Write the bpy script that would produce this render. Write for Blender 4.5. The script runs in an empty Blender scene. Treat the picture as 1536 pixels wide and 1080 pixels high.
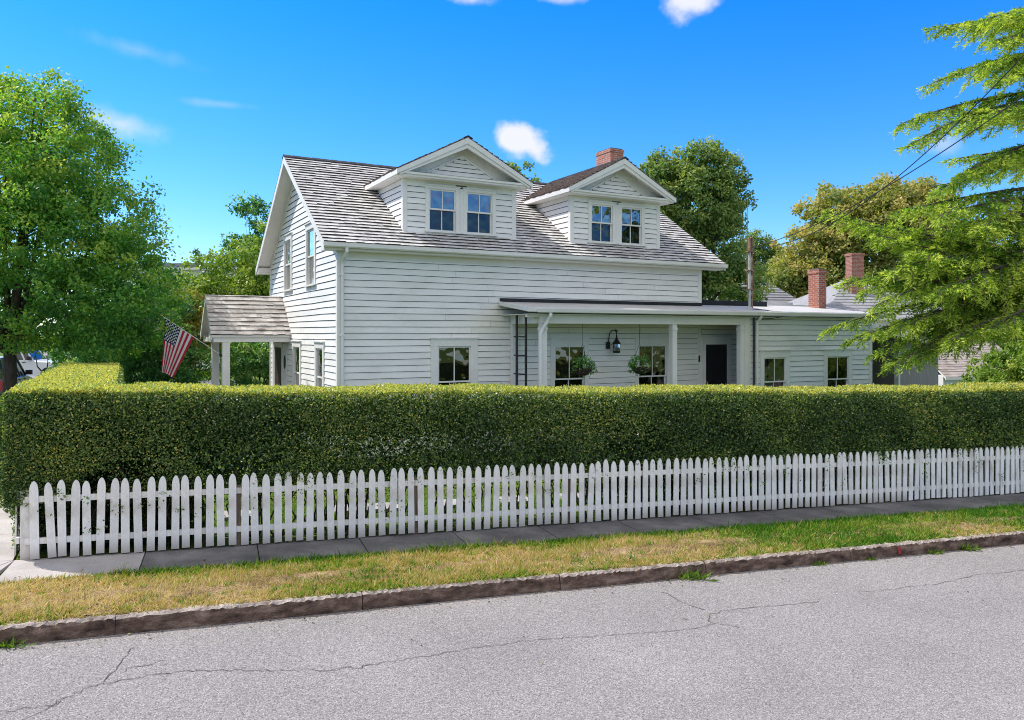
import bpy, math, random
import numpy as np
from mathutils import Vector
random.seed(11)
rng = np.random.default_rng(11)
SC = bpy.context.scene
COL = SC.collection
PI = math.pi
F = 1150.0          # focal length in photo pixels (photo 1536 wide)
CAMH = 2.96

# ------------------------------------------------------------------ frames
F0 = (-6.24, 10.0)
UD = (0.936, 0.351)
WD = (-0.351, 0.936)
def zg(u):
    return -0.026 * max(-30.0, min(45.0, u))
def S(u, w, dz=0.0):
    return (F0[0] + UD[0]*u + WD[0]*w, F0[1] + UD[1]*u + WD[1]*w, zg(u) + dz)
def uw(x, y):
    x -= F0[0]; y -= F0[1]
    return (UD[0]*x + UD[1]*y, WD[0]*x + WD[1]*y)
def P(px, py, d):
    return ((px-768)/F*d, d, CAMH + (500-py)/F*d)
def G(px, d):                      # ground point under image column px at depth d
    x = (px-768)/F*d
    return (x, d, zg(uw(x, d)[0]))
def on_plane(px, py, dz):          # ray meets the street plane raised by dz
    rx, rz = (px-768)/F, (500-py)/F
    d = 8.0
    for _ in range(30):
        z = zg(uw(rx*d, d)[0]) + dz
        d = (z-CAMH)/rz
    return uw(rx*d, d)
STREET_RZ = math.atan2(UD[1], UD[0])
HOUSE_O = (-4.31, 19.0)
HD = (0.88, 0.475)
HOUSE_RZ = math.atan2(HD[1], HD[0])

# ------------------------------------------------------------------ objects
def tag(o, label=None, cat=None, group=None, kind=None):
    if label: o['label'] = label
    if cat: o['category'] = cat
    if group: o['group'] = group
    if kind: o['kind'] = kind
    return o
def thing(name, label, cat, loc=(0,0,0), rz=0.0, group=None):
    o = bpy.data.objects.new(name, None)
    o.empty_display_size = 0.2
    COL.objects.link(o)
    o.location = loc; o.rotation_euler = (0, 0, rz)
    return tag(o, label, cat, group)
def link(name, me, parent=None):
    o = bpy.data.objects.new(name, me)
    COL.objects.link(o)
    if parent: o.parent = parent
    return o

class MB:
    def __init__(s, T=None):
        s.v=[]; s.f=[]; s.m=[]; s.t=[]; s.T=T
    def add(s, pts, faces, m=0, t=0.5):
        b=len(s.v)
        s.v.extend([s.T(*p) for p in pts] if s.T else [tuple(p) for p in pts])
        for f in faces:
            s.f.append(tuple(b+i for i in f)); s.m.append(m); s.t.append(t)
        return s
    def quad(s, a,b,c,d, m=0, t=0.5):
        return s.add([a,b,c,d],[(0,1,2,3)],m,t)
    def box(s, x0,x1,y0,y1,z0,z1, m=0, t=0.5):
        return s.add([(x0,y0,z0),(x1,y0,z0),(x1,y1,z0),(x0,y1,z0),(x0,y0,z1),(x1,y0,z1),(x1,y1,z1),(x0,y1,z1)],
          [(0,3,2,1),(4,5,6,7),(0,1,5,4),(1,2,6,5),(2,3,7,6),(3,0,4,7)],m,t)
    def hexa(s, p8, m=0, t=0.5):
        return s.add(p8,[(0,3,2,1),(4,5,6,7),(0,1,5,4),(1,2,6,5),(2,3,7,6),(3,0,4,7)],m,t)
    def prism(s, poly, vec, m=0, t=0.5):      # poly: 3-D points, vec: extrusion
        n=len(poly)
        q=[tuple(p[i]+vec[i] for i in range(3)) for p in poly]
        fs=[tuple(range(n-1,-1,-1)), tuple(range(n,2*n))]
        fs+=[(i,(i+1)%n,n+(i+1)%n,n+i) for i in range(n)]
        return s.add(list(poly)+q, fs, m, t)
    def tube(s, pts, rad, n=8, m=0, t=0.5, cap=True):
        pts=[Vector(p) for p in pts]
        if not hasattr(rad,'__len__'): rad=[rad]*len(pts)
        rings=[]; prev=None
        for i,p in enumerate(pts):
            d=(pts[min(i+1,len(pts)-1)]-pts[max(i-1,0)])
            if d.length<1e-9: d=Vector((0,0,1))
            d.normalize()
            if prev is None:
                a=d.orthogonal().normalized()
            else:
                a=prev-d*prev.dot(d)
                if a.length<1e-6: a=d.orthogonal()
                a.normalize()
            prev=a; b=d.cross(a)
            rings.append([tuple(p+(a*math.cos(2*PI*k/n)+b*math.sin(2*PI*k/n))*rad[i]) for k in range(n)])
        vs=[q for r in rings for q in r]; fs=[]
        for i in range(len(rings)-1):
            for k in range(n):
                fs.append((i*n+k,i*n+(k+1)%n,(i+1)*n+(k+1)%n,(i+1)*n+k))
        if cap:
            fs.append(tuple(range(n-1,-1,-1))); fs.append(tuple((len(rings)-1)*n+k for k in range(n)))
        return s.add(vs,fs,m,t)
    def lathe(s, prof, c=(0,0,0), n=16, m=0, t=0.5):   # prof: (r,z)
        vs=[(c[0]+r*math.cos(2*PI*k/n),c[1]+r*math.sin(2*PI*k/n),c[2]+z) for r,z in prof for k in range(n)]
        fs=[(i*n+k,i*n+(k+1)%n,(i+1)*n+(k+1)%n,(i+1)*n+k) for i in range(len(prof)-1) for k in range(n)]
        return s.add(vs,fs,m,t)
    def build(s, name, mats, parent=None, smooth=False, bevel=0.0, uv=False):
        me=bpy.data.meshes.new(name)
        me.from_pydata(s.v,[],s.f)
        if not isinstance(mats,(list,tuple)): mats=[mats]
        for m in mats: me.materials.append(m)
        me.polygons.foreach_set('material_index',s.m)
        a=me.attributes.new('tint','FLOAT','FACE'); a.data.foreach_set('value',s.t)
        if smooth: me.polygons.foreach_set('use_smooth',[True]*len(s.f))
        if uv:
            l=me.uv_layers.new(name='UVMap')
            for p in me.polygons:
                n=p.normal
                for li in p.loop_indices:
                    c=me.vertices[me.loops[li].vertex_index].co
                    if abs(n.z)>0.8: q=(c.x,c.y)
                    elif abs(n.x)>abs(n.y): q=(c.y,c.z)
                    else: q=(c.x,c.z)
                    l.data[li].uv=q
        me.validate(); me.update()
        o=link(name,me,parent)
        if bevel:
            b=o.modifiers.new('b','BEVEL'); b.width=bevel; b.segments=1; b.limit_method='ANGLE'
        return o

def np_mesh(name, V, k, tint, mat, parent=None):
    """V: (n*k,3) vertices, faces of k corners each"""
    n=len(V)//k
    me=bpy.data.meshes.new(name)
    me.vertices.add(n*k); me.vertices.foreach_set('co',np.ascontiguousarray(V,dtype=np.float32).ravel())
    me.loops.add(n*k); me.loops.foreach_set('vertex_index',np.arange(n*k,dtype=np.int32))
    me.polygons.add(n)
    me.polygons.foreach_set('loop_start',np.arange(0,n*k,k,dtype=np.int32))
    me.polygons.foreach_set('loop_total',np.full(n,k,dtype=np.int32))
    me.materials.append(mat)
    a=me.attributes.new('tint','FLOAT','FACE'); a.data.foreach_set('value',np.ascontiguousarray(tint,dtype=np.float32))
    me.update(calc_edges=True)
    return link(name,me,parent)
def unit(A):
    return A/np.maximum(np.linalg.norm(A,axis=1,keepdims=True),1e-9)
def leaf_mesh(name, Pt, A, Nn, L, Wd, tint, mat, parent=None, fold=0.12):
    A=unit(A); B=unit(np.cross(A,Nn)); N=np.cross(B,A)
    L=L[:,None]; Wd=Wd[:,None]
    V=np.empty((len(Pt),4,3))
    V[:,0]=Pt; V[:,2]=Pt+A*L
    V[:,1]=Pt+A*L*0.45+B*Wd*0.5+N*Wd*fold
    V[:,3]=Pt+A*L*0.45-B*Wd*0.5+N*Wd*fold
    return np_mesh(name,V.reshape(-1,3),4,tint,mat,parent)
def blade_mesh(name, Pt, A, L, Wd, tint, mat, parent=None):
    A=unit(A); B=unit(np.cross(A,rng.normal(size=A.shape)))
    V=np.empty((len(Pt),3,3))
    V[:,0]=Pt-B*Wd[:,None]*.5; V[:,1]=Pt+B*Wd[:,None]*.5; V[:,2]=Pt+A*L[:,None]
    return np_mesh(name,V.reshape(-1,3),3,tint,mat,parent)

# ------------------------------------------------------------------ materials
def new_mat(name):
    m=bpy.data.materials.new(name); m.use_nodes=True
    nt=m.node_tree; nt.nodes.clear()
    return m, nt, nt.nodes, nt.links
def nd(ns, typ, **kw):
    n=ns.new(typ)
    for k,v in kw.items():
        if k in n.inputs: n.inputs[k].default_value=v
        else: setattr(n,k,v)
    return n
def ramp(ns, stops):
    r=ns.new('ShaderNodeValToRGB')
    e=r.color_ramp.elements
    while len(e)<len(stops): e.new(0.5)
    for i,(p,c) in enumerate(stops):
        e[i].position=p; e[i].color=(c[0],c[1],c[2],1)
    return r
def noise_mat(name, cols, scale=4.0, detail=5.0, rough=0.7, bump=0.0, bscale=40.0, stretch=(1,1,1), spec=0.3, fine=None, tint=0.0, dirt=None):
    """procedural surface: noise between colours, optional fine speckle and bump"""
    m,nt,ns,lk=new_mat(name)
    out=nd(ns,'ShaderNodeOutputMaterial'); b=nd(ns,'ShaderNodeBsdfPrincipled',Roughness=rough)
    b.inputs['Specular IOR Level'].default_value=spec
    tc=nd(ns,'ShaderNodeTexCoord'); mp=nd(ns,'ShaderNodeMapping'); mp.inputs['Scale'].default_value=stretch
    lk.new(tc.outputs['Object'],mp.inputs['Vector'])
    n=nd(ns,'ShaderNodeTexNoise',Scale=scale,Detail=detail,Roughness=0.6); lk.new(mp.outputs[0],n.inputs['Vector'])
    k=len(cols)
    r=ramp(ns,[(0.3+0.4*i/max(1,k-1),c) for i,c in enumerate(cols)]); lk.new(n.outputs['Fac'],r.inputs[0])
    col=r.outputs[0]
    if fine:
        n2=nd(ns,'ShaderNodeTexNoise',Scale=fine[0],Detail=2.0); lk.new(mp.outputs[0],n2.inputs['Vector'])
        mr=nd(ns,'ShaderNodeMapRange'); mr.inputs[1].default_value=0.3; mr.inputs[2].default_value=0.7
        mr.inputs[3].default_value=1-fine[1]; mr.inputs[4].default_value=1+fine[1]
        lk.new(n2.outputs['Fac'],mr.inputs[0])
        mx=nd(ns,'ShaderNodeMix',data_type='RGBA',blend_type='MULTIPLY'); mx.inputs[0].default_value=1
        lk.new(col,mx.inputs[6]); lk.new(mr.outputs[0],mx.inputs[7]); col=mx.outputs[2]
    if tint:
        at=nd(ns,'ShaderNodeAttribute',attribute_name='tint')
        mr=nd(ns,'ShaderNodeMapRange'); mr.inputs[3].default_value=1-tint; mr.inputs[4].default_value=1+tint
        lk.new(at.outputs['Fac'],mr.inputs[0])
        mx=nd(ns,'ShaderNodeMix',data_type='RGBA',blend_type='MULTIPLY'); mx.inputs[0].default_value=1
        lk.new(col,mx.inputs[6]); lk.new(mr.outputs[0],mx.inputs[7]); col=mx.outputs[2]
    if dirt:
        sx=nd(ns,'ShaderNodeSeparateXYZ'); lk.new(tc.outputs['Object'],sx.inputs[0])
        ad=nd(ns,'ShaderNodeMath',operation='MULTIPLY_ADD'); lk.new(n.outputs['Fac'],ad.inputs[0]); ad.inputs[1].default_value=-dirt[1]; lk.new(sx.outputs[2],ad.inputs[2])
        md=nd(ns,'ShaderNodeMapRange',interpolation_type='SMOOTHSTEP'); md.inputs[1].default_value=-dirt[1]*.75; md.inputs[2].default_value=dirt[0]; md.inputs[3].default_value=dirt[3]; md.inputs[4].default_value=0
        lk.new(ad.outputs[0],md.inputs[0])
        mx=nd(ns,'ShaderNodeMix',data_type='RGBA'); lk.new(md.outputs[0],mx.inputs[0]); lk.new(col,mx.inputs[6]); mx.inputs[7].default_value=(*dirt[2],1); col=mx.outputs[2]
    lk.new(col,b.inputs['Base Color'])
    if bump:
        n3=nd(ns,'ShaderNodeTexNoise',Scale=bscale,Detail=4.0); lk.new(mp.outputs[0],n3.inputs['Vector'])
        bp=nd(ns,'ShaderNodeBump',Strength=bump,Distance=0.02); lk.new(n3.outputs['Fac'],bp.inputs['Height'])
        lk.new(bp.outputs[0],b.inputs['Normal'])
    lk.new(b.outputs[0],out.inputs[0])
    return m
def leaf_mat(name, stops, trans=0.35, rough=0.45, patch=None, spec=0.35):
    m,nt,ns,lk=new_mat(name)
    out=nd(ns,'ShaderNodeOutputMaterial')
    at=nd(ns,'ShaderNodeAttribute',attribute_name='tint')
    r=ramp(ns,stops); lk.new(at.outputs['Fac'],r.inputs[0]); col=r.outputs[0]
    if patch:
        tc=nd(ns,'ShaderNodeTexCoord'); n=nd(ns,'ShaderNodeTexNoise',Scale=patch[0],Detail=3.0)
        lk.new(tc.outputs['Object'],n.inputs['Vector'])
        mr=nd(ns,'ShaderNodeMapRange'); mr.inputs[1].default_value=patch[2]; mr.inputs[2].default_value=patch[3]
        lk.new(n.outputs['Fac'],mr.inputs[0])
        mx=nd(ns,'ShaderNodeMix',data_type='RGBA'); lk.new(mr.outputs[0],mx.inputs[0])
        lk.new(col,mx.inputs[6]); mx.inputs[7].default_value=(*patch[1],1); col=mx.outputs[2]
    p=nd(ns,'ShaderNodeBsdfPrincipled',Roughness=rough); p.inputs['Specular IOR Level'].default_value=spec
    t=nd(ns,'ShaderNodeBsdfTranslucent')
    mt=nd(ns,'ShaderNodeMix',data_type='RGBA',blend_type='MULTIPLY'); mt.inputs[0].default_value=1; mt.inputs[7].default_value=(1.25,1.4,0.5,1)
    lk.new(col,mt.inputs[6]); lk.new(mt.outputs[2],t.inputs[0]); lk.new(col,p.inputs['Base Color'])
    ms=nd(ns,'ShaderNodeMixShader'); ms.inputs[0].default_value=trans
    lk.new(p.outputs[0],ms.inputs[1]); lk.new(t.outputs[0],ms.inputs[2]); lk.new(ms.outputs[0],out.inputs[0])
    return m
def glass_mat(name, refl=0.14, tint=(0.75,0.8,0.8), ior=1.5):
    m,nt,ns,lk=new_mat(name)
    out=nd(ns,'ShaderNodeOutputMaterial')
    tr=nd(ns,'ShaderNodeBsdfTransparent'); tr.inputs[0].default_value=(*tint,1)
    gl=nd(ns,'ShaderNodeBsdfGlossy',Roughness=0.02)
    lw=nd(ns,'ShaderNodeFresnel',IOR=ior)
    ad=nd(ns,'ShaderNodeMath',operation='ADD',use_clamp=True); ad.inputs[1].default_value=refl
    lk.new(lw.outputs[0],ad.inputs[0])
    # faint ripples of old panes
    tc=nd(ns,'ShaderNodeTexCoord'); n=nd(ns,'ShaderNodeTexNoise',Scale=2.5,Detail=1.0); lk.new(tc.outputs['Object'],n.inputs[0])
    bp=nd(ns,'ShaderNodeBump',Strength=0.45,Distance=0.05); lk.new(n.outputs['Fac'],bp.inputs['Height']); lk.new(bp.outputs[0],gl.inputs['Normal'])
    ms=nd(ns,'ShaderNodeMixShader'); lk.new(ad.outputs[0],ms.inputs[0]); lk.new(tr.outputs[0],ms.inputs[1]); lk.new(gl.outputs[0],ms.inputs[2])
    lk.new(ms.outputs[0],out.inputs[0])
    return m
def brick_mat(name):
    m,nt,ns,lk=new_mat(name)
    out=nd(ns,'ShaderNodeOutputMaterial'); b=nd(ns,'ShaderNodeBsdfPrincipled',Roughness=0.85)
    uvn=nd(ns,'ShaderNodeUVMap'); 
    br=nd(ns,'ShaderNodeTexBrick',Scale=1.0)
    br.inputs['Color1'].default_value=(0.30,0.075,0.045,1); br.inputs['Color2'].default_value=(0.44,0.15,0.09,1); br.inputs['Mortar'].default_value=(0.42,0.36,0.31,1)
    br.inputs['Brick Width'].default_value=0.21; br.inputs['Row Height'].default_value=0.073; br.inputs['Mortar Size'].default_value=0.009
    lk.new(uvn.outputs[0],br.inputs['Vector'])
    n=nd(ns,'ShaderNodeTexNoise',Scale=6.0,Detail=4.0); lk.new(uvn.outputs[0],n.inputs['Vector'])
    mr=nd(ns,'ShaderNodeMapRange'); mr.inputs[3].default_value=0.6; mr.inputs[4].default_value=1.3; lk.new(n.outputs['Fac'],mr.inputs[0])
    mx=nd(ns,'ShaderNodeMix',data_type='RGBA',blend_type='MULTIPLY'); mx.inputs[0].default_value=1
    lk.new(br.outputs[0],mx.inputs[6]); lk.new(mr.outputs[0],mx.inputs[7]); lk.new(mx.outputs[2],b.inputs['Base Color'])
    bp=nd(ns,'ShaderNodeBump',Strength=0.5,Distance=0.01); lk.new(br.outputs['Fac'],bp.inputs['Height']); bp.invert=True; lk.new(bp.outputs[0],b.inputs['Normal'])
    lk.new(b.outputs[0],out.inputs[0])
    return m
def ground_mat(name, stops, s1, s2):
    m,nt,ns,lk=new_mat(name)
    out=nd(ns,'ShaderNodeOutputMaterial'); b=nd(ns,'ShaderNodeBsdfPrincipled',Roughness=0.95); b.inputs['Specular IOR Level'].default_value=0.1
    tc=nd(ns,'ShaderNodeTexCoord')
    n=nd(ns,'ShaderNodeTexNoise',Scale=s1,Detail=6.0); lk.new(tc.outputs['Object'],n.inputs[0])
    n2=nd(ns,'ShaderNodeTexNoise',Scale=s2,Detail=4.0); lk.new(tc.outputs['Object'],n2.inputs[0])
    mx=nd(ns,'ShaderNodeMath',operation='MULTIPLY_ADD'); mx.inputs[1].default_value=0.5; lk.new(n.outputs['Fac'],mx.inputs[0])
    m2=nd(ns,'ShaderNodeMath',operation='MULTIPLY'); m2.inputs[1].default_value=0.5; lk.new(n2.outputs['Fac'],m2.inputs[0]); lk.new(m2.outputs[0],mx.inputs[2])
    r=ramp(ns,stops); lk.new(mx.outputs[0],r.inputs[0]); lk.new(r.outputs[0],b.inputs['Base Color'])
    bp=nd(ns,'ShaderNodeBump',Strength=0.6,Distance=0.03); lk.new(n2.outputs['Fac'],bp.inputs['Height']); lk.new(bp.outputs[0],b.inputs['Normal'])
    lk.new(b.outputs[0],out.inputs[0])
    return m

M={}
M['white']=noise_mat('white_paint',[(0.73,0.715,0.69),(0.83,0.815,0.795)],scale=1.6,rough=0.55,fine=(30,0.05),bump=0.05,bscale=60)
M['siding']=noise_mat('white_siding_paint',[(0.75,0.735,0.71),(0.83,0.818,0.795),(0.855,0.843,0.82)],scale=1.0,rough=0.55,fine=(9,0.035),bump=0.05,bscale=50,stretch=(0.8,0.8,2.2),tint=0.05)
M['lap_shade']=noise_mat('lap_shade_tone',[(0.10,0.10,0.10),(0.2,0.2,0.2)],scale=3,rough=0.9)  # dark lap undersides and gaps: shadow lines put into the colour
M['soffit']=noise_mat('soffit_paint',[(0.72,0.69,0.64),(0.79,0.76,0.72)],scale=2,rough=0.7)
M['shingle']=noise_mat('weathered_cedar_shingle',[(0.42,0.405,0.395),(0.60,0.585,0.57),(0.74,0.725,0.71)],scale=2.2,detail=6,rough=0.9,bump=0.3,bscale=60,stretch=(3,3,1),tint=0.22,spec=0.15)
M['shingle_brown']=noise_mat('brown_cedar_shingle',[(0.33,0.285,0.26),(0.56,0.525,0.50),(0.72,0.69,0.665)],scale=2.5,detail=6,rough=0.9,bump=0.3,bscale=60,stretch=(1,3,1),tint=0.25,spec=0.15)
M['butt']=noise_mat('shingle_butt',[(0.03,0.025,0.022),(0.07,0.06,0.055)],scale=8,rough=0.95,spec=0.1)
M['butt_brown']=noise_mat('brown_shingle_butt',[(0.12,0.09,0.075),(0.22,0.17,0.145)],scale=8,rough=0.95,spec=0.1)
M['ridge']=noise_mat('dark_ridge_shingle',[(0.035,0.035,0.04),(0.07,0.07,0.075)],scale=6,rough=0.9)
M['membrane']=noise_mat('pale_roof_membrane',[(0.50,0.49,0.47),(0.60,0.59,0.57)],scale=1.2,rough=0.7,fine=(20,0.05))
M['black_edge']=noise_mat('black_flashing',[(0.012,0.012,0.014),(0.03,0.03,0.034)],scale=4,rough=0.6)
M['asphalt_roof']=noise_mat('grey_asphalt_shingle',[(0.26,0.26,0.275),(0.36,0.36,0.375)],scale=3,rough=0.95,fine=(25,0.1),tint=0.1)
M['asphalt_brown']=noise_mat('brown_asphalt_shingle',[(0.34,0.28,0.25),(0.5,0.43,0.40)],scale=3,rough=0.95,fine=(25,0.12),tint=0.15)
M['glass']=glass_mat('window_glass',0.09,(.5,.52,.52)); M['glass_up']=glass_mat('dormer_glass',0.22); M['glass_side']=glass_mat('gable_glass',0.01,(.62,.60,.60),1.05)
M['screen']=glass_mat('screened_glass',0.03,(0.35,0.37,0.4))
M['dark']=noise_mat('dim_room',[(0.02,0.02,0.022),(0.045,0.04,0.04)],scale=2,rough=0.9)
M['blind']=noise_mat('window_blind',[(0.42,0.37,0.35),(0.52,0.47,0.44)],scale=1,rough=0.9,stretch=(1,1,30))
M['curtain']=noise_mat('tan_curtain',[(0.35,0.24,0.10),(0.5,0.38,0.2)],scale=3,rough=0.9,stretch=(12,12,1))
M['brick']=brick_mat('red_brick')
M['cap']=noise_mat('chimney_cap_mortar',[(0.10,0.09,0.085),(0.18,0.16,0.15)],scale=6,rough=0.95)
M['black_metal']=noise_mat('black_iron',[(0.012,0.012,0.013),(0.025,0.025,0.026)],scale=9,rough=0.45,spec=0.5)
M['door_brown']=noise_mat('dark_brown_door',[(0.045,0.03,0.024),(0.075,0.05,0.04)],scale=3,rough=0.5,stretch=(6,6,0.6))
M['door_black']=noise_mat('dark_storm_door',[(0.012,0.013,0.016),(0.022,0.023,0.027)],scale=3,rough=0.3,spec=0.5)
M['pipe']=noise_mat('galvanised_pipe',[(0.42,0.41,0.40),(0.6,0.59,0.57)],scale=7,rough=0.5,bump=0.05)
M['rust']=noise_mat('rusty_pipe',[(0.16,0.07,0.04),(0.3,0.17,0.12),(0.42,0.36,0.33)],scale=5,rough=0.8)
M['cable']=noise_mat('black_cable',[(0.02,0.02,0.022),(0.035,0.035,0.037)],scale=5,rough=0.6)
M['bare_wood']=noise_mat('weathered_post',[(0.16,0.11,0.085),(0.3,0.23,0.19)],scale=3,rough=0.9,stretch=(8,8,0.8))
M['picket']=noise_mat('picket_paint',[(0.58,0.52,0.48),(0.84,0.805,0.775),(0.89,0.86,0.83)],scale=3.5,detail=7,rough=0.6,fine=(22,0.06),stretch=(1.5,1.5,0.7),tint=0.07,bump=0.06,dirt=(.12,.25,(.30,.25,.20),.75))
M['picket_clean']=noise_mat('rail_paint',[(0.58,0.52,0.48),(0.84,0.805,0.775),(0.89,0.86,0.83)],scale=3.5,detail=7,rough=0.6,fine=(22,0.06),stretch=(1.5,1.5,0.7),tint=0.07,bump=0.06)
M['bark']=noise_mat('grey_bark',[(0.035,0.028,0.022),(0.09,0.075,0.06)],scale=6,rough=0.95,bump=0.7,bscale=18,stretch=(3,3,0.6))
M['bark_cedar']=noise_mat('cedar_bark',[(0.06,0.045,0.036),(0.15,0.115,0.095)],scale=6,rough=0.95,bump=0.6,bscale=22,stretch=(3,3,0.8))
M['twig']=noise_mat('hedge_stem',[(0.06,0.045,0.03),(0.14,0.11,0.08)],scale=8,rough=0.95)
# leaf colours
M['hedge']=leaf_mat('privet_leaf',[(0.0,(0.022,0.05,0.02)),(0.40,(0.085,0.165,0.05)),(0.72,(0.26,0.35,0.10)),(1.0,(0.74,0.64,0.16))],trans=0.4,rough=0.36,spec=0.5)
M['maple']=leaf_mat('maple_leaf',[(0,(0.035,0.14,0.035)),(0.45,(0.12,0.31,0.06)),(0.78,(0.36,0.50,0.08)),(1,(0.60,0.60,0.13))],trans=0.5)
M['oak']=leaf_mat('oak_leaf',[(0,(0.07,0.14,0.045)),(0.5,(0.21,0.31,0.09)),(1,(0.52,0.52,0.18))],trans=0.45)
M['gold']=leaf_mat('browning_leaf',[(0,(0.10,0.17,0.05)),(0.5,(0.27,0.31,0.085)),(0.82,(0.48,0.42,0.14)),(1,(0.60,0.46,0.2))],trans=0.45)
M['yellowgreen']=leaf_mat('yellow_green_leaf',[(0,(0.08,0.17,0.025)),(0.5,(0.22,0.34,0.05)),(1,(0.45,0.5,0.1))],trans=0.4)
M['darkleaf']=leaf_mat('dark_shrub_leaf',[(0,(0.03,0.12,0.05)),(0.55,(0.09,0.25,0.08)),(1,(0.36,0.48,0.13))],trans=0.45)
M['russet']=leaf_mat('russet_leaf',[(0,(0.12,0.16,0.03)),(0.5,(0.34,0.27,0.06)),(1,(0.50,0.42,0.10))],trans=0.35)
M['needle']=leaf_mat('cedar_needle',[(0,(0.05,0.12,0.03)),(0.45,(0.19,0.32,0.055)),(0.8,(0.47,0.56,0.10)),(1,(0.68,0.70,0.16))],trans=0.48,rough=0.5,spec=0.25)
M['grass']=leaf_mat('green_grass',[(0,(0.05,0.10,0.012)),(0.6,(0.13,0.24,0.02)),(1,(0.26,0.34,0.05))],trans=0.35,spec=0.2)
M['verge']=leaf_mat('verge_grass',[(0,(0.06,0.17,0.012)),(0.25,(0.2,0.36,0.03)),(0.48,(0.42,0.40,0.09)),(0.70,(0.50,0.34,0.14)),(1,(0.72,0.56,0.35))],trans=0.3,spec=0.15)
M['basket_leaf']=leaf_mat('basket_leaf',[(0,(0.04,0.13,0.04)),(0.5,(0.11,0.30,0.06)),(1,(0.32,0.55,0.15))],trans=0.35)

def asphalt():
    m,nt,ns,lk=new_mat('worn_asphalt')
    out=nd(ns,'ShaderNodeOutputMaterial'); b=nd(ns,'ShaderNodeBsdfPrincipled',Roughness=0.9); b.inputs['Specular IOR Level'].default_value=0.2
    tc=nd(ns,'ShaderNodeTexCoord')
    v=nd(ns,'ShaderNodeTexVoronoi',Scale=110.0); lk.new(tc.outputs['Object'],v.inputs['Vector'])
    n=nd(ns,'ShaderNodeTexNoise',Scale=95.0,Detail=3.0,Roughness=0.6); lk.new(tc.outputs['Object'],n.inputs['Vector'])
    big=nd(ns,'ShaderNodeTexNoise',Scale=0.7,Detail=5.0); lk.new(tc.outputs['Object'],big.inputs['Vector'])
    sep=nd(ns,'ShaderNodeSeparateColor'); lk.new(v.outputs['Color'],sep.inputs[0])
    a=nd(ns,'ShaderNodeMath',operation='MULTIPLY_ADD'); a.inputs[1].default_value=0.5; lk.new(sep.outputs[0],a.inputs[0])
    h=nd(ns,'ShaderNodeMath',operation='MULTIPLY'); h.inputs[1].default_value=0.5; lk.new(n.outputs['Fac'],h.inputs[0]); lk.new(h.outputs[0],a.inputs[2])
    r=ramp(ns,[(0.16,(0.06,0.055,0.052)),(0.36,(0.215,0.20,0.19)),(0.62,(0.315,0.294,0.28)),(0.82,(0.54,0.508,0.485))]); lk.new(a.outputs[0],r.inputs[0])
    mr=nd(ns,'ShaderNodeMapRange'); mr.inputs[1].default_value=0.3; mr.inputs[2].default_value=0.7; mr.inputs[3].default_value=0.91; mr.inputs[4].default_value=1.07
    lk.new(big.outputs['Fac'],mr.inputs[0])
    mx=nd(ns,'ShaderNodeMix',data_type='RGBA',blend_type='MULTIPLY'); mx.inputs[0].default_value=1
    lk.new(r.outputs[0],mx.inputs[6]); lk.new(mr.outputs[0],mx.inputs[7]); lk.new(mx.outputs[2],b.inputs['Base Color'])
    bp=nd(ns,'ShaderNodeBump',Strength=0.5,Distance=0.006); lk.new(a.outputs[0],bp.inputs['Height']); lk.new(bp.outputs[0],b.inputs['Normal'])
    lk.new(b.outputs[0],out.inputs[0]); return m
M['asphalt']=asphalt()
M['crack']=noise_mat('crack_tar',[(0.06,0.056,0.053),(0.15,0.14,0.13)],scale=9,rough=0.95)
M['concrete']=noise_mat('sidewalk_concrete',[(0.09,0.086,0.085),(0.155,0.148,0.145),(0.26,0.245,0.235)],scale=1.4,detail=7,rough=0.9,fine=(70,0.16),bump=0.25,bscale=90)  # darkened, so the hedge's shade on the walk is partly in the colour
M['concrete_light']=noise_mat('pale_concrete',[(0.34,0.31,0.29),(0.46,0.425,0.40),(0.53,0.50,0.47)],scale=1.2,detail=7,rough=0.9,fine=(70,0.12),bump=0.2,bscale=90)  # paler copy for the sunlit corner and side walk
M['kerb_face']=noise_mat('brown_kerb',[(0.028,0.018,0.014),(0.135,0.086,0.064),(0.29,0.20,0.155)],scale=4.5,detail=8,rough=0.95,fine=(40,0.25),bump=0.6,bscale=35,stretch=(1,1,2.5))  # mottled brown face, darker than the kerb top
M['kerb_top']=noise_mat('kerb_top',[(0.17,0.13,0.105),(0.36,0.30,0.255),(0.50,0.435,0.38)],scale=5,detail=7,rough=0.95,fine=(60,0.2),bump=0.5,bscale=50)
M['lawn']=ground_mat('lawn_ground',[(0.35,(0.05,0.085,0.018)),(0.5,(0.10,0.16,0.025)),(0.65,(0.17,0.20,0.05))],0.6,18)
M['soil']=ground_mat('dry_verge_ground',[(0.38,(0.07,0.045,0.025)),(0.5,(0.24,0.16,0.085)),(0.60,(0.46,0.33,0.20))],2.2,45)
M['stone']=noise_mat('path_stone',[(0.36,0.34,0.31),(0.5,0.48,0.45)],scale=3,rough=0.9)
M['red_paint']=noise_mat('faded_red_paint',[(0.28,0.03,0.035),(0.4,0.06,0.06)],scale=12,rough=0.8)

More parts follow.
